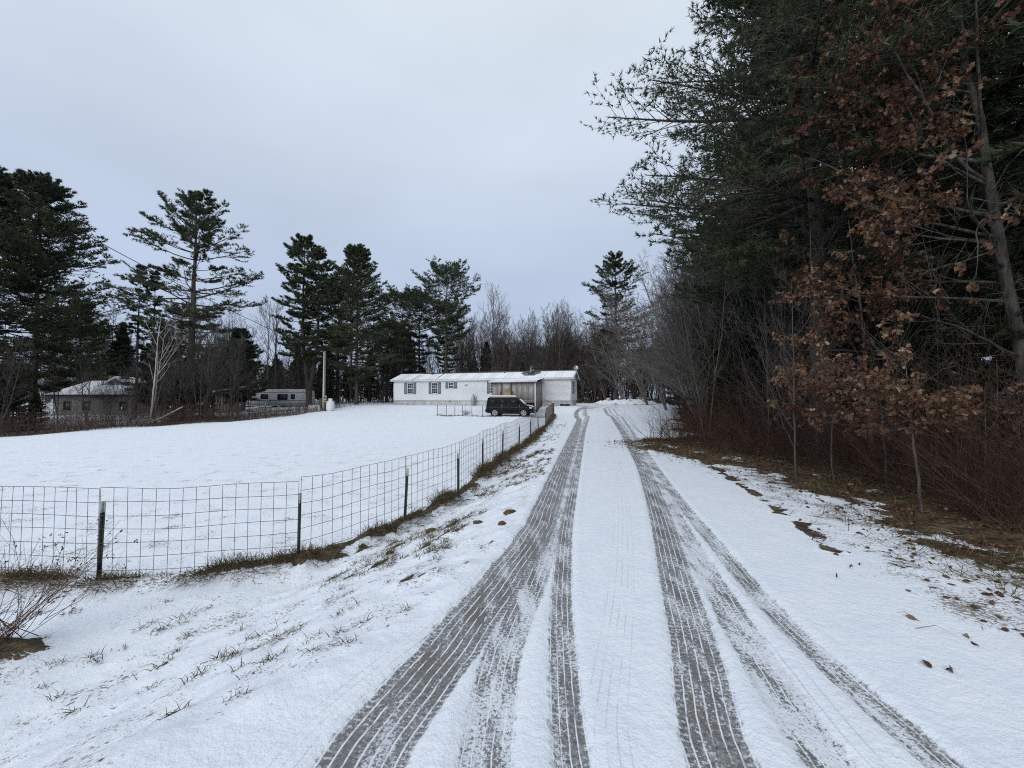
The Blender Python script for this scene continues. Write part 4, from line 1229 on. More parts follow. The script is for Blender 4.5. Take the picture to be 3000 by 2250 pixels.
# roof
ov = .28
def roof_sheet(x0, x1, front, lift, seed, thr=None, ribs=True):
    xs = np.arange(x0, x1 + .001, .075)
    per = .30
    h = .028 * (np.abs(((xs / per) % 1) - .5) > .36) if ribs else 0 * xs
    ts = np.linspace(0, 1, 10)
    y0, y1 = (-ov, H_W / 2) if front else (H_W + ov, H_W / 2)
    slope = (RG - EV) / (H_W / 2)
    zz0 = EV - ov * slope + .06
    V = []
    for t in ts:
        V.append(np.stack((xs, 0 * xs + y0 + (y1 - y0) * t, zz0 + (RG + .06 - zz0) * t + h + lift), 1))
    V = np.concatenate(V); nx = len(xs)
    q = (np.arange(len(ts) - 1)[:, None] * nx + np.arange(nx - 1)[None]).ravel()
    Q = np.stack((q, q + 1, q + 1 + nx, q + nx), 1)
    if not front: Q = Q[:, ::-1]
    if thr is not None:
        c = V[Q].mean(1); Q = Q[thr(c[:, 0], (c[:, 1] - y0) / (y1 - y0))]
    return V, Q
roof = empty('roof'); roof.parent = home
pw = .9
k = 0; xx = -.35
while xx < H_L + .35 - .01:                          # sheets of ribbed tin laid side by side
    x1 = min(xx + pw, H_L + .35)
    for fr in (True, False):
        V, Q = roof_sheet(xx, x1 + .004, fr, .003 * (k % 2), 0)
        mk('roof_panel', V, Q, None, M_TIN, roof)
    xx = x1; k += 1
MB().prism([(0, RG + .05), (-.16, RG - .0), (-.16, RG + .05), (0, RG + .125), (.16, RG + .05), (.16, RG)], 0, 1).get()
rc = MB(); rc.add([(-.36, H_W / 2 - .16, RG + .055), (H_L + .36, H_W / 2 - .16, RG + .055), (-.36, H_W / 2, RG + .13), (H_L + .36, H_W / 2, RG + .13), (-.36, H_W / 2 + .16, RG + .055), (H_L + .36, H_W / 2 + .16, RG + .055)], [(0, 1, 3, 2), (2, 3, 5, 4)])
rc.build('ridge_cap', M_TIN, roof)
CHX = hx(1465)
def snow_here(xx, t):
    n_ = fbm(xx * .9, t * 3.0, 7, 3)
    m = (t < .86 + .25 * (n_ - .5)) | (xx < 2.6) | (xx > H_L - 3.5)
    m &= ~((np.hypot((xx - CHX) / 1.3, (t - .75) / .55) < .75 + .6 * (n_ - .5)))
    m &= ~((np.abs(xx - 2.5) < .05) & (t < .8)) & ~((np.abs(xx - 5.4) < .07) & (t > .1))
    return m
V, Q = roof_sheet(-.33, H_L + .33, True, .022, 0, snow_here)
mk('roof_snow', V, Q, None, M_ROOFSNOW, roof, True)
V, Q = roof_sheet(-.33, H_L + .33, False, .022, 0)
mk('roof_snow', V, Q, None, M_ROOFSNOW, roof, True)
for s in (-.35, H_L + .32):                           # white barge boards at the gables
    mb = MB(); sl = (RG - EV) / (H_W / 2)
    mb.add([(s, -ov, EV - ov * sl - .09), (s, H_W / 2, RG - .09), (s, H_W / 2, RG + .035), (s, -ov, EV - ov * sl + .04), (s, H_W + ov, EV - ov * sl - .09), (s, H_W + ov, EV - ov * sl + .04),
            (s + .03, -ov, EV - ov * sl - .09), (s + .03, H_W / 2, RG - .09), (s + .03, H_W / 2, RG + .035), (s + .03, -ov, EV - ov * sl + .04), (s + .03, H_W + ov, EV - ov * sl - .09), (s + .03, H_W + ov, EV - ov * sl + .04)],
           [(0, 1, 2, 3), (1, 4, 5, 2), (9, 8, 7, 6), (8, 11, 10, 7), (0, 6, 7, 1), (1, 7, 10, 4)])
    mb.build('barge_board', M_WHITE, roof)
MB().box(-.35, H_L + .35, -ov - .015, -ov + .01, EV - .2, EV - .03).build('eave_trim', M_WHITE, roof)
# windows
def window(parent, x0, x1, z0, z1, cols, rows, rail=True, side=False, name='window'):
    w = empty(name); w.parent = parent
    f = MB(); hollow(f, x0, x1, z0, z1, .05, -.05, -.0)
    f.build('frame', M_WHITE, w)
    bars = MB()
    for i in range(1, cols): xx = x0 + (x1 - x0) * i / cols; bars.box(xx - .011, xx + .011, -.038, -.024, z0 + .05, z1 - .05)
    for i in range(1, rows):
        zz = z0 + (z1 - z0) * i / rows; t = .028 if (rail and i == rows // 2) else .011
        bars.box(x0 + .05, x1 - .05, -.0385, -.0235, zz - t, zz + t)
    bars.build('glazing_bars', M_WHITE, w)
    MB().box(x0 + .05, x1 - .05, -.0225, -.0175, z0 + .05, z1 - .05).build('pane', M_PANE, w)
    MB().box(x0 - .03, x1 + .03, -.07, -.0, z0 - .045, z0 - .003).build('sill', M_WHITE, w)
    return w
def shutter(parent, x0, x1, z0, z1):
    sh = MB(); hollow(sh, x0, x1, z0, z1, .045, -.045, -.017)
    n = int((z1 - z0 - .1) / .07)
    for i in range(n):
        zz = z0 + .05 + i * (z1 - z0 - .1) / n; sh.box(x0 + .045, x1 - .045, -.04, -.02, zz + .008, zz + .05)
    return sh.build('shutter', M_SHUTTER, parent)
for wz, sz1, sz2, z0, z1, rows in (((254, 315), (224, 249), (318, 343), 1.28, 2.50, 4), ((501, 563), (471, 496), (567, 594), 1.28, 2.50, 4), ((672, 725), (641, 668), (729, 757), 1.86, 2.50, 2), ((1092, 1150), (1062, 1088), None, 1.28, 2.52, 4)):
    window(home, hx(wz[0]), hx(wz[1]), z0, z1, 3, rows)
    shutter(home, hx(sz1[0]), hx(sz1[1]), z0 - .02, z1 + .03)
    if sz2: shutter(home, hx(sz2[0]), hx(sz2[1]), z0 - .02, z1 + .03)
v = MB(); hollow(v, hx(837), hx(865), 2.1, 2.26, .025, -.045, -.0); v.box(hx(837) + .03, hx(865) - .03, -.03, -.018, 2.13, 2.23)
v.build('wall_vent', M_BOX, home)
we = window(home, 0, .95, 1.24, 2.52, 2, 4); we.location = (H_L, H_W / 2 - .62, 0); we.rotation_euler = (0, 0, math.pi / 2)
for a0 in (-.3, .99):
    s_ = shutter(we, a0, a0 + .27, 1.22, 2.54)
# stove pipe
cp = MB(); cp.tube([(CHX, H_W / 2 - .45, RG - .3), (CHX, H_W / 2 - .45, RG + .62)], .11, 12)
co = cp.build('chimney_pipe', M_STEEL, home, True)
cc = MB(); cc.tube([(CHX, H_W / 2 - .45, RG + .66), (CHX, H_W / 2 - .45, RG + .70), (CHX, H_W / 2 - .45, RG + .80)], [.19, .19, .03], 12); cc.build('rain_cap', M_DARK, co, True)
MB().box(CHX - .28, CHX + .28, H_W / 2 - .75, H_W / 2 - .2, RG - .2, RG + .02).build('flashing', M_TIN, co)
MB().box(CHX + .14, CHX + .42, H_W / 2 - .62, H_W / 2 - .5, RG - .1, RG + .24).build('pipe_brace', M_TIN, co)
# satellite dish on the gable
ds = MB(); dp = np.array((H_L + .2, H_W / 2, RG + .3)); nd = nrm(np.array((.3, -.8, .5)))
u = nrm(np.cross(nd, (0, 0, 1))); v2 = np.cross(nd, u); rings = []
for i, rr in enumerate((.02, .13, .22, .27)):
    a = np.arange(16) * math.pi / 8
    rings.append(dp + nd * (rr ** 2 * 1.2) + rr * (np.cos(a)[:, None] * u + np.sin(a)[:, None] * v2 * 1.1))
ds.add(np.concatenate(rings), [(i * 16 + j, i * 16 + (j + 1) % 16, (i + 1) * 16 + (j + 1) % 16, (i + 1) * 16 + j) for i in range(3) for j in range(16)])
dd = ds.build('satellite_dish', M_STEEL, home, True)
MB().tube([dp - nd * .02, dp - nd * .15 + np.array((0, 0, -.12)), dp + np.array((0, .1, -.5))], .02, 6).tube([dp - v2 * .25, dp + nd * .35], .012, 6).build('dish_arm', M_STEEL, dd)

# lean-to porch
porch = empty('porch'); porch.parent = home
PX0, PX1, PD = 13.0, hx(1622), 3.1
fz = .50
pl = MB(); pl.box(PX0, PX1, -PD, -.06, fz - .16, fz); pl.build('floor', M_OLDWOOD, porch)
un = MB(); un.box(PX0 + .1, PX1 - .05, -PD + .12, -.3, -.6, fz - .165); un.build('underfloor_shade', M_DARK, porch)  # solid dark block: shade under the porch put in as colour
st_x = [PX0 + .03] + [PX0 + (PX1 - PX0) * f for f in (.115, .235, .455, .585, .71, .83)] + [PX1 - .05]
zt0, zt1 = 2.42, 2.78
for i, xx in enumerate(st_x):
    MB().box(xx - .045, xx + .045, -PD, -PD + .09, fz, zt0 - .09).build('stud', M_REDWOOD if i in (2, 3) else M_WOOD, porch)
MB().box(PX0, PX1, -PD - .002, -PD + .092, zt0 - .089, zt0).build('beam', M_WOOD, porch)
MB().box(PX0 + .01, PX1 - .01, -PD - .003, -PD + .088, fz + .0, fz + .085).build('sill_plate', M_WOOD, porch)
for a0, b0, i in zip(st_x[:-1], st_x[1:], range(9)):
    z0 = fz + .09
    if i == 2:
        MB().box(a0 + .05, b0 - .05, -PD + .03, -PD + .05, fz + .09, fz + .95).build('plywood_panel', M_PLY, porch)
        MB().box(a0 + .12, b0 - .12, -PD + .025, -PD + .06, fz + .98, zt0 - .12).build('screen_door', plain('door_sheet', (.46, .455, .43), (.36, .35, .33), 2, .5), porch)
    else:
        MB().box(a0 + .046, b0 - .046, -PD + .035, -PD + .045, z0, zt0 - .092).build('plastic_sheet', M_PLASTIC, porch)
for s in (-1, 1):
    xx = st_x[2] if s < 0 else st_x[3]
    MB().add([(xx + s * .05, -PD - .012, fz + .95), (xx + s * .14, -PD - .012, fz + .95), (xx + s * .32, -PD - .012, fz + .3), (xx + s * .22, -PD - .012, fz + .3), (xx + s * .05, -PD - .03, fz + .95), (xx + s * .14, -PD - .03, fz + .95), (xx + s * .32, -PD - .03, fz + .3), (xx + s * .22, -PD - .03, fz + .3)], [(0, 1, 2, 3), (4, 5, 6, 7), (0, 1, 5, 4), (1, 2, 6, 5), (2, 3, 7, 6), (3, 0, 4, 7)]).build('brace', M_REDWOOD, porch)
nb = 9
for i in range(nb):                                   # right end wall: boards and sheet between
    y0 = -PD + .1 + (PD - .16) * i / nb; y1 = -PD + .1 + (PD - .16) * (i + 1) / nb
    zt = zt0 + (zt1 - zt0) * (i + .5) / nb
    MB().box(PX1 - .03, PX1 - .012, y0 + .05, y1 - .004, fz + .002, zt - .05).build('side_sheet', M_PLASTIC, porch)
    MB().box(PX1 - .035, PX1, y0, y0 + .05, fz + .002, zt - .04).build('batten', M_OLDWOOD, porch)
MB().box(PX1 - .02, PX1 - .004, -PD + .3, -.1, -.3, fz - .02).build('skirt_board', plain('grey_skirt_board', (.14, .135, .13), (.10, .095, .09), 3, .8), porch)
pr = MB()
xs = np.arange(PX0 - .25, PX1 + .26, .075); hh = .022 * (np.abs(((xs / .3) % 1) - .5) > .36)
def lean_to(lift):
    ys = np.linspace(-PD - .3, -.05, 7); V = []
    for yv in ys:
        V.append(np.stack((xs, 0 * xs + yv, zt0 + .02 + (zt1 + .02 - zt0) * (yv + PD) / PD + hh + lift), 1))
    nx = len(xs); q = (np.arange(6)[:, None] * nx + np.arange(nx - 1)[None]).ravel()
    return np.concatenate(V), np.stack((q, q + 1, q + 1 + nx, q + nx), 1)
V, Q = lean_to(0); ro = mk('porch_roof', V, Q, None, M_TIN, porch)
V, Q = lean_to(.035); mk('roof_snow', V, Q, None, M_ROOFSNOW, ro, True)
MB().box(PX0 - .25, PX1 + .25, -PD - .325, -PD - .302, zt0 - .12, zt0 + .01).build('fascia', M_WHITE, ro)
MB().box(PX1 - .03, PX1 + .07, -PD - .13, -PD - .035, g1(*(H_FL + H_U * PX1 - H_N * (PD + .1))) - H_Z - .1, zt0 - .06).build('corner_post', M_WHITE, porch)
hr = MB(); hr.tube([(PX1 + .02, -.4, .75), (hx(1740), -.55, .25), (hx(1800), -.5, .35)], .018, 5); hr.build('cable', M_DARK, home)

# things standing by the home
def on_home(xl, yl):
    p = H_FL + H_U * xl + H_N * yl
    return float(p[0]), float(p[1])
cx, cy = on_home(hx(938), -.45)
gb = empty('gas_cylinder', (cx, cy, g1(cx, cy) - .02)); tag(gb, 'upright grey gas cylinder against the home skirting', 'gas cylinder')
MB().tube([(0, 0, 0), (0, 0, .05), (0, 0, .95), (0, 0, 1.06), (0, 0, 1.12)], [.17, .19, .19, .14, .04], 14).build('cylinder', M_STEEL, gb, True)
MB().tube([(0, 0, 1.12), (0, 0, 1.22)], .035, 8).tube([(-.06, 0, 1.19), (.10, 0, 1.19)], .018, 6).build('valve', M_DARK, gb)
MB().tube([(.17, .03, 1.18), (.3, .2, 1.0), (.28, .35, .4)], .016, 5).build('hose', M_DARK, gb)
cx, cy = on_home(hx(686), -.05)
MB().tube([(0, 0, 0), (0, -.12, 0), (0, -.12, -.12)], .03, 8).build('spigot', M_DARK, home).location = (hx(686), -.0, .5)

# ------------------------------------------------------------------ utility pole, box, tank
PXp, PYp = X_at(699.5, 41.0), 41.0
zg = g1(PXp, PYp)
pole = empty('utility_pole', (PXp, PYp, zg)); tag(pole, 'pale wooden utility pole with meter beside the white gas tank', 'utility pole')
MB().tube([(0, 0, -.3), (0, 0, 1.0), (.02, 0, 6.15)], [.15, .145, .115], 12).build('shaft', M_POLE, pole, True)
MB().tube([(.02, -.16, .3), (.02, -.15, 5.95), (.02, -.16, 6.08)], .055, 8).build('conduit', M_CONDUIT, pole, True)
MB().box(-.35, -.09, -.22, -.12, .3, 1.25).build('brown_board', M_BROWNPOLE, pole)
mo = MB().box(.13, .33, -.2, -.06, 1.1, 1.55).build('meter_box', M_BOX, pole)
MB().tube([(.23, -.2, 1.36), (.23, -.3, 1.36)], .085, 12).build('meter_glass', M_PANE, mo, True)
MB().box(-.28, -.1, -.2, -.06, .85, 1.2).build('switch_box', M_BOX, pole)
MB().tube([(.02, -.1, 6.0), (.02, -.28, 6.06)], .03, 6).build('insulator', M_DARK, pole)
bx, by = PXp + .26, PYp - .15
bp = empty('brown_post', (bx, by, g1(bx, by))); tag(bp, 'short brown wooden post between the utility pole and gas tank', 'post')
MB().box(-.1, .1, -.1, .1, -.2, .95).build('shaft', M_BROWNPOLE, bp); MB().box(-.11, .11, -.11, .11, .95, .985).build('snow_cap', M_SNOWBIT, bp)
tx, ty = X_at(714, 40.3), 40.3
tk = empty('gas_tank', (tx, ty, g1(tx, ty) - .02)); tag(tk, 'white upright propane tank with domed collar at the field edge', 'gas tank')
MB().tube([(0, 0, .0), (0, 0, .1)], .28, 20).build('foot_ring', M_TANK, tk, True)
MB().tube([(0, 0, .06), (0, 0, .12), (0, 0, .2), (0, 0, .88), (0, 0, .97), (0, 0, 1.03), (0, 0, 1.05)], [.25, .35, .38, .38, .34, .2, .1], 24).build('shell', M_TANK, tk, True)
MB().tube([(0, 0, 1.0), (0, 0, 1.27), (0, 0, 1.30)], [.19, .19, .15], 18).build('collar', M_TANK, tk, True)
MB().tube([(0, 0, .86), (0, 0, .885)], .386, 24).build('weld_band', M_TANK, tk, True)
ux, uy = X_at(680, 40.4), 40.4
ub = empty('utility_cabinet', (ux, uy, g1(ux, uy) - .02), .08); tag(ub, 'low pale metal cabinet left of the utility pole', 'cabinet')
MB().box(-.5, .5, -.28, .28, 0, .66).build('case', M_BOX, ub)
MB().box(-.54, .54, -.32, .32, .66, .70).build('lid', M_BOX, ub)
lv_ = MB()
for i in range(7): lv_.box(.18, .44, -.292, -.281, .12 + i * .065, .155 + i * .065)
lv_.build('louvres', M_DARK, ub); MB().box(-.42, .08, -.289, -.281, .1, .56).build('door', M_BOX, ub); MB().box(.02, .05, -.305, -.2895, .3, .38).build('handle', M_DARK, ub)
# service wire
a = np.array((PXp + .02, PYp - .25, zg + 6.05)); b = np.array((-24.0, 16.0, 12.0))
t = np.linspace(0, 1, 40)[:, None]
W = a * (1 - t) + b * t; W[:, 2] -= 1.0 * 4 * (t * (1 - t))[:, 0] * .55
wr = MB().tube(W, .022, 5).build('service_wire', M_DARK, None, True); tag(wr, 'sagging service wire from the utility pole to the upper left', 'wire')
# ------------------------------------------------------------------ vehicles
M_CARBLACK = plain('black_car_paint', (.004, .005, .008), (.006, .007, .011), 2, .32, .1)
M_CLAD = plain('dark_cladding', (.010, .011, .014), (.013, .014, .018), 6, .65, .1)
M_TYRE = plain('tyre_rubber', (.014, .014, .014), (.022, .022, .022), 10, .85, .2)
M_RIM = plain('alloy_rim', (.50, .51, .53), (.42, .43, .45), 5, .35, .5, .6)
M_CARGLASS = plain('car_glass', (.006, .007, .009), (.01, .012, .014), 2, .28, .3)
M_LAMP = plain('headlamp_glass', (.62, .64, .66), (.5, .52, .54), 8, .12, .6)
M_REDLAMP = plain('tail_lamp', (.25, .02, .015), (.2, .015, .01), 8, .2, .6)

def loft(st, ring):                        # st: list of rings (m,3); closed lengthwise surface with capped ends
    m = len(st[0]); V = np.concatenate(st); n = len(st)
    Q = [(i * m + j, i * m + (j + 1) % m, (i + 1) * m + (j + 1) % m, (i + 1) * m + j) for i in range(n - 1) for j in range(m)]
    c0 = len(V); V = np.concatenate((V, [np.mean(st[0], 0)], [np.mean(st[-1], 0)]))
    T = [(c0, (j + 1) % m, j) for j in range(m)] + [(c0 + 1, (n - 1) * m + j, (n - 1) * m + (j + 1) % m) for j in range(m)]
    return V, Q, T

def car(name, body_mat, low, cab, wheelbase, wr, rim, glass_mat, snow, clad, scalew=.9):
    """low: stations (x, z bottom, z top, half width) ; cab: (x base rear, x base front, x roof rear, x roof front, z belt, z roof, half belt, half roof)"""
    root = empty(name)
    st = []
    for x_, zb, zt, hw in low:
        r = .09
        prof = [(-hw + .05, zb), (hw - .05, zb), (hw - .01, zb + .08), (hw, zb + (zt - zb) * .45), (hw - .02, zt - .16), (hw - .10, zt - .03), (hw - .26, zt), (-hw + .26, zt), (-hw + .10, zt - .03), (-hw + .02, zt - .16), (-hw, zb + (zt - zb) * .45), (-hw + .01, zb + .08)]
        st.append(np.array([(x_, a, b) for a, b in prof]))
    V, Q, T = loft(st, 12); body = mk('body', V, Q, T, body_mat, root, False)
    bv = body.modifiers.new('soft', 'BEVEL'); bv.width = .025; bv.segments = 2; bv.limit_method = 'ANGLE'; bv.angle_limit = R(40)
    x0, x1, r0_, r1_, zb, zr, hb, hr = cab
    zt = zr - .10
    f = (zt - zb) / (zr - zb)
    def lerp(a, b, t): return a + (b - a) * t
    ringA = [(x0, -hb), (x0, hb), (x1, hb), (x1, -hb)]
    lv = []
    for t, zz, ins in ((0, zb - .02, 0), (f, zt, 0), (1, zr, .10)):
        xa, xb, h = lerp(x0, r0_, t), lerp(x1, r1_, t), lerp(hb, hr, t)
        xa += ins; xb -= ins * 1.6; h -= ins
        c = .10
        lv.append(np.array([(xa, -h + c, zz), (xa, h - c, zz), (xa + c * .6, h, zz), (xb - c, h, zz), (xb, h - c * 1.6, zz), (xb, -h + c * 1.6, zz), (xb - c, -h, zz), (xa + c * .6, -h, zz)]))
    V, Q, T = loft(lv, 8)
    cabo = mk('cabin', V, Q, T, body_mat, root, False)
    bv = cabo.modifiers.new('soft', 'BEVEL'); bv.width = .03; bv.segments = 2; bv.limit_method = 'ANGLE'; bv.angle_limit = R(30)
    def side_x(t, zt_): return lerp(x0, r0_, t), lerp(x1, r1_, t)
    def quad(name, pts, mat, par, th=.012, nrm_=None):
        p = np.array(pts, float); n = nrm_ if nrm_ is not None else nrm(np.cross(p[1] - p[0], p[3] - p[0]))
        V = np.concatenate((p + n * th, p - n * .03))
        return mk(name, V, [(0, 1, 2, 3), (7, 6, 5, 4), (0, 4, 5, 1), (1, 5, 6, 2), (2, 6, 7, 3), (3, 7, 4, 0)], None, mat, par)
    t0, t1 = .12, .80
    def P_(xf, t, s):                          # on the cabin side
        a, b = side_x(t, 0); h = lerp(hb, hr, t)
        return (lerp(a + .05, b - .10, xf), s * h, lerp(zb, zr, t))
    for s in (-1, 1):
        for a, b, nm in ((.03, .30, 'rear_quarter_window'), (.335, .60, 'rear_side_window'), (.64, .97, 'front_side_window')):
            pts = [P_(a, t0, s), P_(b, t0, s), P_(b, t1, s), P_(a, t1, s)]
            if s > 0: pts = pts[::-1]
            quad(nm, pts, glass_mat, cabo)
    def F_(yf, t, front):
        a, b = side_x(t, 0); h = lerp(hb, hr, t) - .14
        return ((b if front else a), yf * h, lerp(zb, zr, t))
    ws = quad('windscreen', [F_(-1, .08, True), F_(1, .08, True), F_(1, .82, True), F_(-1, .82, True)], glass_mat, cabo)
    quad('rear_window', [F_(1, .15, False), F_(-1, .15, False), F_(-1, .78, False), F_(1, .78, False)], glass_mat, cabo)
    xf, xr = low[-1][0], low[0][0]
    wf, wb = wheelbase
    hw = max(q[3] for q in low)
    for wx in (wf, wb):
        for s in (-1, 1):
            a = np.linspace(R(-8), R(188), 15); rr = wr + .075
            arch = MB()
            o_ = np.stack((wx + rr * 1.12 * np.cos(a), 0 * a + s * (hw + .012), wr + rr * 1.12 * np.sin(a)), 1)
            i_ = np.stack((wx + rr * .94 * np.cos(a), 0 * a + s * (hw + .012), wr + rr * .94 * np.sin(a)), 1)
            b_ = i_.copy(); b_[:, 1] = s * (hw - .22)
            o2 = o_.copy(); o2[:, 1] = s * (hw - .05)
            V = np.concatenate((o2, o_, i_, b_)); m = len(a)
            arch.add(V, [(k_ * m + j, k_ * m + j + 1, (k_ + 1) * m + j + 1, (k_ + 1) * m + j) for k_ in range(3) for j in range(m - 1)])
            arch.build('wheel_arch', clad, root)
            # a dark well behind the wheel
            MB().tube([(wx, s * (hw - .26), wr), (wx, s * (hw + .004), wr)], rr * .95, 20).build('wheel_well', M_TYRE, root)
            w_ = empty('wheel'); w_.parent = root; w_.location = (wx, s * (hw - .10), wr)
            MB().tube([(0, -.10, 0), (0, -.09, 0), (0, .09, 0), (0, .10, 0)], [wr * .9, wr, wr, wr * .9], 24).build('tyre', M_TYRE, w_, True).location = (0, s * .045, 0)
            rm = MB(); y_ = s * .155
            for q in range(6):
                b0 = q * math.pi / 3 + .3; d = np.array((math.cos(b0), 0, math.sin(b0))); e_ = np.array((-d[2], 0, d[0]))
                p = [d * .05 - e_ * .03, d * .05 + e_ * .03, d * wr * .66 + e_ * .055, d * wr * .66 - e_ * .055]
                V = [pp + np.array((0, y_, 0)) for pp in p] + [pp + np.array((0, y_ - s * .03, 0)) for pp in p]
                rm.add(V, [(0, 1, 2, 3), (4, 5, 6, 7), (0, 1, 5, 4), (1, 2, 6, 5), (2, 3, 7, 6), (3, 0, 4, 7)])
            rm.tube([(0, y_ - s * .04, 0), (0, y_ + s * .012, 0)], .06, 12)
            aa = np.arange(24) * math.pi / 12; ringv = []
            for rr_ in (wr * .62, wr * .72): ringv.append(np.stack((rr_ * np.cos(aa), 0 * aa + y_ + s * .004, rr_ * np.sin(aa)), 1))
            rm.add(np.concatenate(ringv), [(j, (j + 1) % 24, 24 + (j + 1) % 24, 24 + j) for j in range(24)])
            rm.build('rim', rim, w_)
            MB().tube([(0, s * .10, 0), (0, s * .12, 0)], wr * .64, 20).build('brake_disc', M_CLAD, w_)
    # sills and bumpers
    for s in (-1, 1):
        MB().box(wb + wr + .1, wf - wr - .1, s * hw - .03, s * hw + .025, low[2][1] - .02, low[2][1] + .16).build('sill', clad, root)
        MB().box(xr + .7, xf - 1.05, s * (hw + .004) - .01, s * (hw + .004) + .012, low[2][1] + .42, low[2][1] + .5).build('side_moulding', clad, root)
        lx = lerp(x0, x1, .62)
        for dx in (.0, .98): MB().box(lx + dx - 1.02, lx + dx - 1.008, s * (hw - .012), s * (hw + .006), low[2][1] + .2, zb - .05).build('door_gap', M_TYRE, root)
        for dx in (.05, -.95): MB().box(lx + dx - .25, lx + dx - .05, s * (hw + .0), s * (hw + .03), zb - .2, zb - .165).build('door_handle', clad, root)
        MB().box(xf - .30, xf - .06, s * (hw - .16) - .12, s * (hw - .16) + .135, low[-2][2] - .24, low[-2][2] - .06).build('headlight', M_LAMP, root)
        MB().box(xr - .015, xr + .12, s * (hw - .10) - .07, s * (hw - .10) + .09, low[0][2] - .42, low[0][2] - .12).build('tail_light', M_REDLAMP, root)
        mm = MB(); mm.box(x1 - .62, x1 - .50, s * (hb + .02) - .0, s * (hb + .22), zb + .04, zb + .19) if s > 0 else mm.box(x1 - .62, x1 - .50, -hb - .22, -hb - .02, zb + .04, zb + .19)
        mm.build('wing_mirror', clad, root)
    fb = MB(); fb.box(xf - .22, xf + .06, -hw + .06, hw - .06, low[-1][1] - .02, low[-1][1] + .24)
    o = fb.build('front_bumper', clad, root); bv = o.modifiers.new('soft', 'BEVEL'); bv.width = .06; bv.segments = 3
    rbm = MB(); rbm.box(xr - .07, xr + .2, -hw + .05, hw - .05, low[0][1] - .02, low[0][1] + .26)
    o = rbm.build('rear_bumper', clad, root); bv = o.modifiers.new('soft', 'BEVEL'); bv.width = .05; bv.segments = 3
    gr = MB()
    for i in range(3): gr.box(xf - .02, xf + .02, -hw + .45, hw - .45, low[-1][1] + .3 + i * .06, low[-1][1] + .335 + i * .06)
    gr.build('grille', clad, root)
    if snow:
        rs = lv[2].copy(); rs2 = rs.copy(); c = rs.mean(0)
        top = c + (rs - c) * 1.03 + np.array((0, 0, .05)); top2 = c + (rs - c) * .9 + np.array((0, 0, .16)); bot = c + (rs - c) * 1.02 - np.array((0, 0, .015))
        V, Q, T = loft([bot, top, top2], 8); mk('roof_snow', V, Q, T, M_ROOFSNOW, cabo, False)
        hs = [(q[0], q[2], q[3]) for q in low if q[0] > x1 + .05]
        V = []; 
        for x_, z_, w_ in hs:
            V += [(x_, -w_ + .2, z_ + .006), (x_, -w_ * .4, z_ + .035), (x_, w_ * .4, z_ + .035), (x_, w_ - .2, z_ + .006)]
        Q = [(i * 4 + j, i * 4 + 4 + j, i * 4 + 5 + j, i * 4 + 1 + j) for i in range(len(hs) - 1) for j in range(3)]
        mk('hood_snow', V, Q, None, M_ROOFSNOW, body, True)
        pts = [F_(-.8, .06, True), F_(.95, .06, True), F_(.95, .66, True), F_(-.55, .74, True)]
        quad('windscreen_snow', pts, M_ROOFSNOW, cabo, .03)
    return root

suv = car('parked_car', M_CARBLACK,
          [(-2.10, .42, 1.02, .80), (-2.04, .32, 1.08, .86), (-1.3, .27, 1.10, .88), (.6, .27, 1.09, .88), (1.15, .27, 1.08, .88), (1.55, .30, 1.04, .86), (1.95, .34, .97, .82), (2.10, .40, .86, .74)],
          (-2.08, 1.42, -1.96, .66, 1.07, 1.80, .84, .70), (1.32, -1.26), .335, M_RIM, M_CARGLASS, True, M_CLAD)
SX, SY = float(at(1103, 880, 35.0)[0]), 35.2
suv.location = (SX, SY, g1(SX, SY) - .02); suv.rotation_euler = (0, 0, R(-10)); suv.scale = (.97, 1.0, .92)
tag(suv, 'boxy black car with snow on its roof parked before the porch', 'car')
rails = [c for c in suv.children if c.name.startswith('cabin')][0]
for s in (-1, 1): MB().tube([(-1.8, s * .62, 1.80), (-1.75, s * .62, 1.86), (.3, s * .62, 1.86), (.36, s * .62, 1.80)], .018, 6).build('roof_rail', M_CLAD, rails)
M_WRECK = plain('faded_grey_paint', (.16, .155, .15), (.10, .09, .082), 3, .6, .3)
M_WRECKGLASS = plain('dusty_glass', (.06, .06, .06), (.10, .10, .10), 3, .3, .4)
wreck = car('wrecked_car', M_WRECK,
            [(-2.2, .45, 1.0, .80), (-2.1, .36, 1.04, .87), (-1.2, .33, 1.05, .9), (.5, .33, 1.05, .9), (.95, .33, 1.04, .9), (1.6, .36, 1.0, .88), (2.05, .4, .94, .84), (2.25, .46, .84, .76)],
            (-2.1, 1.0, -1.5, .15, 1.03, 1.68, .86, .68), (1.42, -1.32), .33, M_RUST, M_WRECKGLASS, False, M_CLAD)
WX, WY = float(at(1482, 860, 48)[0]), 48.0
wreck.location = (WX, WY, g1(WX, WY) - .12); wreck.rotation_euler = (R(-3), 0, R(188))
tag(wreck, 'abandoned grey car without shine in the brush at the end of the driveway', 'car')
MB().box(-1.4, .1, -.6, .55, 1.685, 1.715).build('roof_snow', M_ROOFSNOW, wreck)
MB().tube([(1.2, -1.0, .1), (1.5, -1.15, .7), (2.3, -.95, .9), (2.5, -1.0, .3)], [.1, .3, .25, .1], 9).build('loose_fender', M_RUST, wreck)

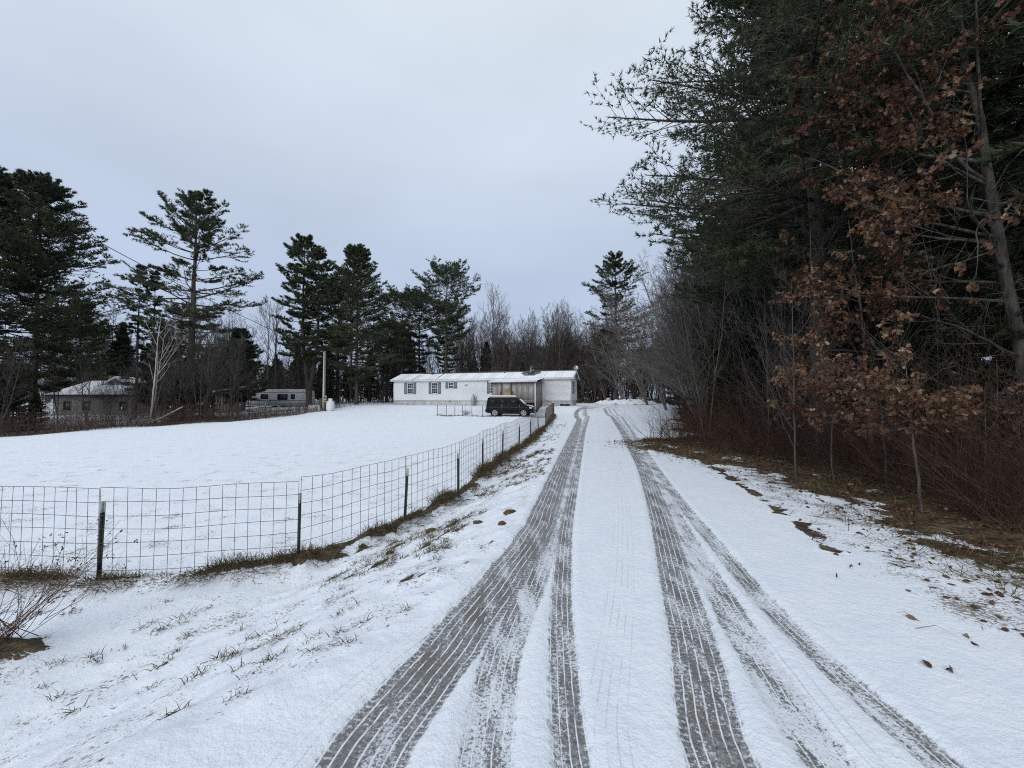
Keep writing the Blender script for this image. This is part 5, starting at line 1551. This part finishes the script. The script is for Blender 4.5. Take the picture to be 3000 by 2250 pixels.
# ------------------------------------------------------------------ camper behind the hedgerow
M_CAMP = plain('camper_white', (.72, .73, .73), (.58, .59, .59), 1.0, .6, .3, stretch=(.6, 1, 2))
CXp, CYp = X_at(612, 50), 50.0
camp = empty('camper_trailer', (CXp, CYp, .25), R(4)); tag(camp, 'old white camper trailer with dark windows behind the hedgerow', 'camper')
bd = MB(); bd.prism([(-3.3, .45), (3.1, .45), (3.45, .95), (3.3, 2.35), (2.95, 2.45), (-2.9, 2.45), (-3.35, 2.2), (-3.6, 1.2)], -1.1, 1.1)
bo = bd.build('body', M_CAMP, camp)
for x0_, x1_, z0_, z1_ in ((-2.05, -1.3, 1.35, 1.85), (-.1, 1.0, 1.25, 1.85), (1.5, 1.85, 1.35, 1.85)):
    w_ = empty('window'); w_.parent = camp
    f = MB(); hollow(f, x0_ - .05, x1_ + .05, z0_ - .05, z1_ + .05, .05, -1.14, -1.1); f.build('frame', M_DARK, w_)
    MB().box(x0_, x1_, -1.118, -1.108, z0_, z1_).build('pane', M_PANE, w_)
for zz in (.62, .78, 1.12, 2.1):
    MB().box(-3.3, 3.3, -1.112, -1.1005, zz, zz + .05).build('trim_strip', M_DARK if zz > 1 and zz < 2 else M_STEEL, camp)
MB().box(-2.85, 2.95, -1.05, 1.05, 2.455, 2.53).build('roof_snow', M_ROOFSNOW, camp)
MB().box(1.9, 2.6, -.4, .4, 2.53, 2.66).build('roof_vent', M_DARK, camp)
for wx in (-.5, .5): MB().tube([(wx, -1.06, .2), (wx, -.86, .2)], .34, 18).build('wheel', M_TYRE, camp)
MB().tube([(-3.4, 0, .4), (-4.5, 0, .35)], .06, 6).build('tow_bar', M_DARK, camp)

# ------------------------------------------------------------------ neighbour house and shed roof at the left
M_NWALL = plain('grey_green_siding', (.24, .255, .25), (.18, .19, .185), 2, .8, .2, stretch=(1, 1, 6))
NX, NY = X_at(200, 44), 44.0
nz_ = -.75
nh = empty('neighbour_house', (NX, NY, nz_), R(-6)); tag(nh, 'low grey house with snow covered roof behind the hedgerow', 'house')
MB().box(-4.9, 4.9, 0, 7, 0, 2.75).build('wall', M_NWALL, nh)
for i in range(18): MB().add([(-4.9, -.025, 0), (4.9, -.025, 0), (4.9, -.006, .15), (-4.9, -.006, .15)], [(0, 1, 2, 3)]).build('clapboard', M_NWALL, nh).location = (0, 0, .03 + i * .15)
rf = MB(); rf.add([(-5.3, -.5, 2.7), (5.3, -.5, 2.7), (5.0, 3.5, 4.35), (-5.0, 3.5, 4.35), (-5.3, 7.5, 2.7), (5.3, 7.5, 2.7), (-5.3, -.5, 2.82), (5.3, -.5, 2.82), (5.0, 3.5, 4.5), (-5.0, 3.5, 4.5), (-5.3, 7.5, 2.82), (5.3, 7.5, 2.82)],
                   [(0, 1, 7, 6), (6, 7, 8, 9), (9, 8, 11, 10), (0, 6, 9, 3), (1, 2, 8, 7), (3, 9, 10, 4), (2, 5, 11, 8), (0, 3, 2, 1), (3, 4, 5, 2)])
ro = rf.build('roof', M_ROOFSNOW, nh)
MB().box(-5.3, 5.3, -.53, -.505, 2.6, 2.8).build('fascia', M_DARK, ro)
gbl = MB(); gbl.add([(-1.9, 2.2, 4.05), (1.9, 2.2, 4.05), (0, 2.2, 4.95), (-1.9, 5, 4.1), (1.9, 5, 4.1), (0, 5, 4.95)], [(0, 2, 5, 3), (1, 4, 5, 2)], [(0, 1, 2)])
go_ = gbl.build('roof_gable', M_ROOFSNOW, ro)
MB().add([(-1.35, 2.17, 4.1), (1.35, 2.17, 4.1), (0, 2.17, 4.75)], None, [(0, 1, 2)]).build('gable_board', M_SHUTTER, go_)
ck = MB(); ck.box(-2.6, -2.0, 3.6, 4.2, 4.2, 5.1); ck.build('chimney', plain('brick', (.19, .13, .10), (.14, .09, .07), 12, .9), ro)
MB().box(1.1, 2.9, -1.2, -.02, 2.45, 2.62).build('door_canopy', M_DARK, nh)
MB().box(1.5, 2.4, -.05, -.006, .1, 2.1).build('door', M_OLDWOOD, nh)
for x0_ in (-3.6, -1.2, 3.4):
    w_ = empty('window'); w_.parent = nh
    f = MB(); hollow(f, x0_, x0_ + 1.0, 1.0, 2.1, .06, -.06, -.028); f.build('frame', M_OLDWOOD, w_); MB().box(x0_ + .06, x0_ + .94, -.045, -.035, 1.06, 2.04).build('pane', M_PANE, w_)
sx, sy = X_at(494, 43), 43.0
sh_ = empty('shed', (sx, sy, g1(sx, sy)), R(24)); tag(sh_, 'small shed with slanting snowy roof left of the camper', 'shed')
MB().box(-1.2, 1.2, 0, 2.2, 0, 2.25).build('wall', M_OLDWOOD, sh_)
for i in range(9): MB().box(-1.2 + i * .267 + .004, -1.2 + (i + 1) * .267 - .006, -.025, -.003, .02, 2.22).build('plank', M_OLDWOOD, sh_)
MB().add([(-1.45, -.3, 2.15), (1.45, -.3, 2.75), (1.45, 2.5, 2.75), (-1.45, 2.5, 2.15), (-1.45, -.3, 2.3), (1.45, -.3, 2.9), (1.45, 2.5, 2.9), (-1.45, 2.5, 2.3)], [(3, 2, 1, 0), (4, 5, 6, 7), (0, 1, 5, 4), (1, 2, 6, 5), (2, 3, 7, 6), (3, 0, 4, 7)]).build('roof', M_ROOFSNOW, sh_)

# ------------------------------------------------------------------ heaps, stones and logs
def heap(name, X, Y, sx_, sy_, h, seed, mat, label, cat, lumps=26):
    g = np.random.default_rng(seed); n = 40
    u = np.linspace(-1, 1, n); A, B = np.meshgrid(u, u)
    r = np.sqrt(A ** 2 + B ** 2)
    H_ = np.clip(1 - r, 0, 1) ** .7
    top = np.zeros_like(A)
    for i in range(lumps):
        a, b = g.uniform(-.7, .7, 2); s_ = g.uniform(.08, .25)
        top = np.maximum(top, np.exp(-(((A - a) / s_) ** 2 + ((B - b) / s_) ** 2)) * g.uniform(.4, 1.0))
    Z = h * H_ ** .5 * (.25 + .75 * top) * (r < 1) + .05 * (fbm(A * 6 + seed, B * 6, seed, 3) - .5) * H_ - .02 - .15 * (r >= .98)
    V = np.stack((A * sx_, B * sy_, Z), -1).reshape(-1, 3); V[:, 2] += gz(V[:, 0] + X, V[:, 1] + Y) - g1(X, Y)
    q = (np.arange(n - 1)[:, None] * n + np.arange(n - 1)[None]).ravel()
    Q = np.stack((q, q + 1, q + 1 + n, q + n), 1)
    rr = np.sqrt((V[Q][:, :, 0] / sx_) ** 2 + (V[Q][:, :, 1] / sy_) ** 2).mean(1)
    o = mk(name, V, Q[rr < 1.02], None, mat, None, True); o.location = (X, Y, g1(X, Y)); tag(o, label, cat)
    return o
def heap_mat(name, dark):
    s = NT(name); gsep = s.sep(s.geo.outputs['Normal'])
    f = s.math('ADD', gsep[2], s.math('MULTIPLY', s.math('SUBTRACT', s.noise(5, 4, .7), .5), .9))
    col = s.mix(s.rng(f, .50, .68), dark, (.82, .845, .885))
    return s.fin(col, .9, .2)
M_HEAP = heap_mat('snowy_rubble', (.10, .085, .07)); M_TARP = heap_mat('snowy_tarp', (.16, .165, .17)); M_CLOD = plain('frozen_clod', (.13, .095, .05), (.07, .05, .03), 14, .95, .1, bump=.6)
p = at(1318, 868, 50); heap('snow_heap', p[0], 50, 2.3, 1.5, .9, 3, M_TARP, 'snow covered tarp heap at the end of the driveway', 'heap', 9)
p = at(1368, 868, 49); heap('snow_heap', p[0], 49, 3.2, 1.6, .95, 8, M_HEAP, 'snow dusted rubble heap left of the abandoned car', 'heap', 40)
LOG = MB().tube([(0, 0, 0), (1.0, .1, .45), (2.2, .2, 1.15)], [.06, .055, .04], 8).build('leaning_branch', M_BIRCH, None, True)
LOG.location = (X_at(322, 28), 28.0, g1(X_at(322, 28), 28.0) + .05); tag(LOG, 'pale fallen branch leaning in the hedgerow brush', 'branch')
PLK = MB().box(-1.1, 1.1, -.12, .12, 0, .06).build('snowy_plank', M_ROOFSNOW); PLK.location = (X_at(1390, 57), 57, g1(X_at(1390, 57), 57) + .75); PLK.rotation_euler = (0, R(2), .1); tag(PLK, 'snowy board lying in the brush behind the rubble heap', 'board')

def clod(name, xv, yv, z, s_, seed, label, mat=None):
    p = onz(xv, yv, z); g = np.random.default_rng(seed)
    th = np.linspace(0, math.pi, 9); ph = np.arange(14) * 2 * math.pi / 14
    V = []
    for a in th:
        for b in ph:
            d = np.array((math.sin(a) * math.cos(b), math.sin(a) * math.sin(b), math.cos(a)))
            n_ = fbm(np.array([d[0] * 1.6 + seed]), np.array([d[1] * 1.6 + d[2] * 1.3]), seed, 3)[0]
            V.append(d * (.55 + .9 * n_) * np.array((s_, s_ * .8, s_ * .55)))
    Q = [(i * 14 + j, (i + 1) * 14 + j, (i + 1) * 14 + (j + 1) % 14, i * 14 + (j + 1) % 14) for i in range(8) for j in range(14)]
    o = mk(name, V, Q, None, mat or M_CLOD, None, True)
    o.location = (p[0], p[1], g1(p[0], p[1]) + s_ * .05); tag(o, label, 'clod of turf' if mat is None else 'stone')
clod('turf_clod', 1100, 1120, -.1, .09, 1, 'yellowish turf clod lying alone nearest the driveway track')
clod('turf_clod', 932, 1132, -.28, .10, 2, 'brown turf clod in the snow halfway along the bank')
clod('turf_clod', 1085, 1150, -.12, .06, 3, 'small brown clod just below the yellowish turf clod')
clod('turf_clod', 1032, 1145, -.2, .07, 4, 'dark clod between fence and track on the snowy bank')

# ------------------------------------------------------------------ dead grass
M_GRASS = leaf_mat('dead_grass', [(0, (.05, .042, .02)), (.4, (.115, .09, .045)), (.75, (.21, .165, .085)), (1, (.34, .27, .15))], .2, .8)
def blades(pos, direc, L, w, g, droop=.5):
    N = len(pos); d = nrm(direc); side = nrm(np.cross(d, g.normal(size=(N, 3)))) * (w / 2)[:, None]
    V = np.empty((N, 5, 3)); p = pos.copy(); dd = d.copy(); k = 0
    for i in range(2):
        V[:, 2 * i] = p - side * (1 - .3 * i); V[:, 2 * i + 1] = p + side * (1 - .3 * i)
        p = p + dd * (L / 2)[:, None]; dd = nrm(dd + np.array((0, 0, -1.0)) * (droop * g.uniform(.5, 1.6, N))[:, None])
    V[:, 4] = p
    i = np.arange(N)[:, None] * 5
    T = np.concatenate((i + np.array([[0, 1, 3]]), i + np.array([[0, 3, 2]]), i + np.array([[2, 3, 4]])))
    return V.reshape(-1, 3), T
g = np.random.default_rng(77)
PB_, DB_, LB_, WB_ = [], [], [], []
for tx_, ty_, ts in TUFTS:                            # tussocks on the bank
    n_ = int(24 * ts + 8) if ty_ < 14 else 9
    a = g.normal(0, .05 * ts, n_); b = g.normal(0, .025 * ts, n_)
    X = tx_ + .6 * a - .8 * b; Y = ty_ + .8 * a + .6 * b
    PB_.append(np.stack((X, Y, gz(X, Y) - .01), 1)); DB_.append(np.stack((g.normal(.25, .5, n_), g.normal(-.1, .5, n_), g.uniform(.25, .8, n_)), 1))
    LB_.append(g.uniform(.04, .11, n_) * (.7 + .5 * ts)); WB_.append(g.uniform(.003, .006, n_) * (1 + ty_ * .05))
V, T = blades(np.concatenate(PB_), np.concatenate(DB_), np.concatenate(LB_), np.concatenate(WB_), g)
o = mk('grass', V, None, T, M_GRASS, None, False, {'shade': np.repeat(g.random(len(V) // 5), 5)}); tag(o, 'tufts of dead grass poking through the snowy bank', 'grass', None, 'stuff')
PB_, DB_, LB_, WB_ = [], [], [], []
for a, b in zip(FENCE[:-1, :2], FENCE[1:, :2]):       # thatch hanging over the turf ridge under the fence
    L_ = np.hypot(*(b - a)); n_ = int(L_ * (1000 if a[1] < 10 else 450 if a[1] < 18 else 160)); d = (b - a) / L_; nv = np.array((d[1], -d[0]))
    t = g.random(n_) * L_; off = g.normal(.03, .085, n_)
    X = a[0] + d[0] * t + nv[0] * off; Y = a[1] + d[1] * t + nv[1] * off
    cl = fbm(X * 1.9, Y * 1.9, 51, 3)
    keep = g.random(n_) < np.clip((cl - .30) * 4.0, .06, 1)
    X, Y, off, cl = X[keep], Y[keep], off[keep], cl[keep]; n_ = len(X)
    PB_.append(np.stack((X, Y, gz(X, Y) - .01), 1))
    out = np.clip(off * 6 + .5, -.6, 1.2)
    DB_.append(np.stack((nv[0] * out + g.normal(0, .35, n_), nv[1] * out + g.normal(0, .35, n_), g.uniform(.15, .9, n_) * (.5 + cl)), 1))
    LB_.append(g.uniform(.09, .28, n_) * (.4 + 1.7 * np.clip(cl - .2, 0, 1))); WB_.append(np.full(n_, .006) * (1 + np.clip(Y - 5, 0, 30) * .09))
V, T = blades(np.concatenate(PB_), np.concatenate(DB_), np.concatenate(LB_), np.concatenate(WB_), g, .8)
o = mk('grass', V, None, T, M_GRASS, None, False, {'shade': np.repeat(np.clip(g.normal(.4, .25, len(V) // 5), 0, 1), 5)}); tag(o, 'brown thatch of dead grass matted along the foot of the wire fence', 'grass', None, 'stuff')
# straw at the wood's edge on the right and in the garden bank
Y = 2.8 + 23 * g.random(11000) ** 1.3; e_ = np.interp(Y, OPEN[1:25, 1], OPEN[1:25, 0]); X = e_ + g.normal(.3, .55, 11000)
keep = fbm(X * 1.1, Y * 1.1, 95, 3) > .43; X, Y = X[keep], Y[keep]
t = g.random(900); X2 = np.interp(t, np.linspace(0, 1, 4), GAR[:, 0]) + g.normal(0, .15, 900); Y2 = np.interp(t, np.linspace(0, 1, 4), GAR[:, 1]) + g.normal(0, .15, 900)
X = np.concatenate((X, X2)); Y = np.concatenate((Y, Y2)); n_ = len(X)
V, T = blades(np.stack((X, Y, gz(X, Y) - .01), 1), np.stack((g.normal(-.2, .6, n_), g.normal(0, .6, n_), g.uniform(.1, .9, n_)), 1), g.uniform(.08, .3, n_), .004 + .0006 * Y, g, .6)
o = mk('grass', V, None, T, M_GRASS, None, False, {'shade': np.repeat(g.random(n_), 5)}); tag(o, 'straw coloured dead grass along the edge of the right wood', 'grass', None, 'stuff')

# ------------------------------------------------------------------ fallen leaves
LEAF_F = leaf_template(np.array([(0, 0), (.24, .35), (.26, .68), (0, 1.0)]))
n_ = 5600
Y = 2.4 + 15 * g.random(n_) ** 1.6; e_ = np.interp(Y, OPEN[1:25, 1], OPEN[1:25, 0])
off = np.where(g.random(n_) < .10, -np.abs(g.normal(0, .6, n_)), g.gamma(1.6, 1.1, n_)); X = e_ + off
keep = (X < 11); X, Y = X[keep], Y[keep]; n_ = len(X)
az = g.random(n_) * 6.283
V, T, m = leaves(np.stack((X, Y, gz(X, Y) + .012), 1), np.stack((np.cos(az), np.sin(az), g.normal(.05, .18, n_)), 1), g.uniform(.035, .075, n_), g, LEAF_F, curl=.7)
o = mk('fallen_leaves', V, None, T, M_OAKLEAF, None, False, {'shade': np.repeat(np.clip(g.normal(.36, .24, n_), 0, 1), m)}); tag(o, 'dead brown leaves strewn over the forest floor and its snowy edge', 'leaves', None, 'stuff')

# ------------------------------------------------------------------ dry shrub at the lower left edge
def dry_shrub(name, X, Y, n, h, seed, label, mat, heads):
    g = np.random.default_rng(seed)
    root = empty(name, (X, Y, g1(X, Y)))
    ph = g.random(n) * 6.283; ln = g.uniform(.25, 1.0, n)
    pos = np.stack((g.normal(0, .12, n), g.normal(0, .12, n), np.full(n, -.03)), 1)
    D = nrm(np.stack((np.cos(ph) * ln + .35, np.sin(ph) * ln, np.ones(n) * .8), 1))
    P1, R1 = run(pos, D, g.uniform(.5, 1.1, n) * h, 6, .0, .22, np.full(n, .0034), .4, g)
    P2, R2 = grow(P1, R1, 4, .35, .95, R(38), .35, 4, .1, .2, .7, g, rmin=.0016)
    wood_mesh('stems', [(P1, R1, 4), (P2, R2, 3)], mat, root)
    tips = P2[g.random(len(P2)) < heads][:, -1]
    N = len(tips)
    if N:
        c = np.repeat(tips, 5, 0) + g.normal(0, .010, (N * 5, 3))
        V, T, m = leaves(c, g.normal(size=(N * 5, 3)), g.uniform(.014, .03, N * 5), g, LEAF_S)
        mk('seed_heads', V, None, T, M_RED, root)['kind'] = 'stuff'
    tag(root, label, 'shrub')
    return root
p = onz(-12, 1372, -.5)
dry_shrub('dry_shrub', p[0], p[1], 64, 1.1, 61, 'dry brown shrub with dark seed heads at the lower left edge', M_BRUSH, .5)
p = onz(1080, 1010, -.2)
dry_shrub('dry_shrub', p[0], p[1], 22, .55, 63, 'small dark red shrub growing beside the middle of the fence', M_RED, .25)
M_WEED = plain('dead_weeds', (.27, .21, .13), (.17, .125, .075), 8, .9, .1)
dry_shrub('dead_weeds', -4.3, 36.3, 70, .62, 65, 'tan clump of dead weeds beside the bent gate', M_WEED, .6)
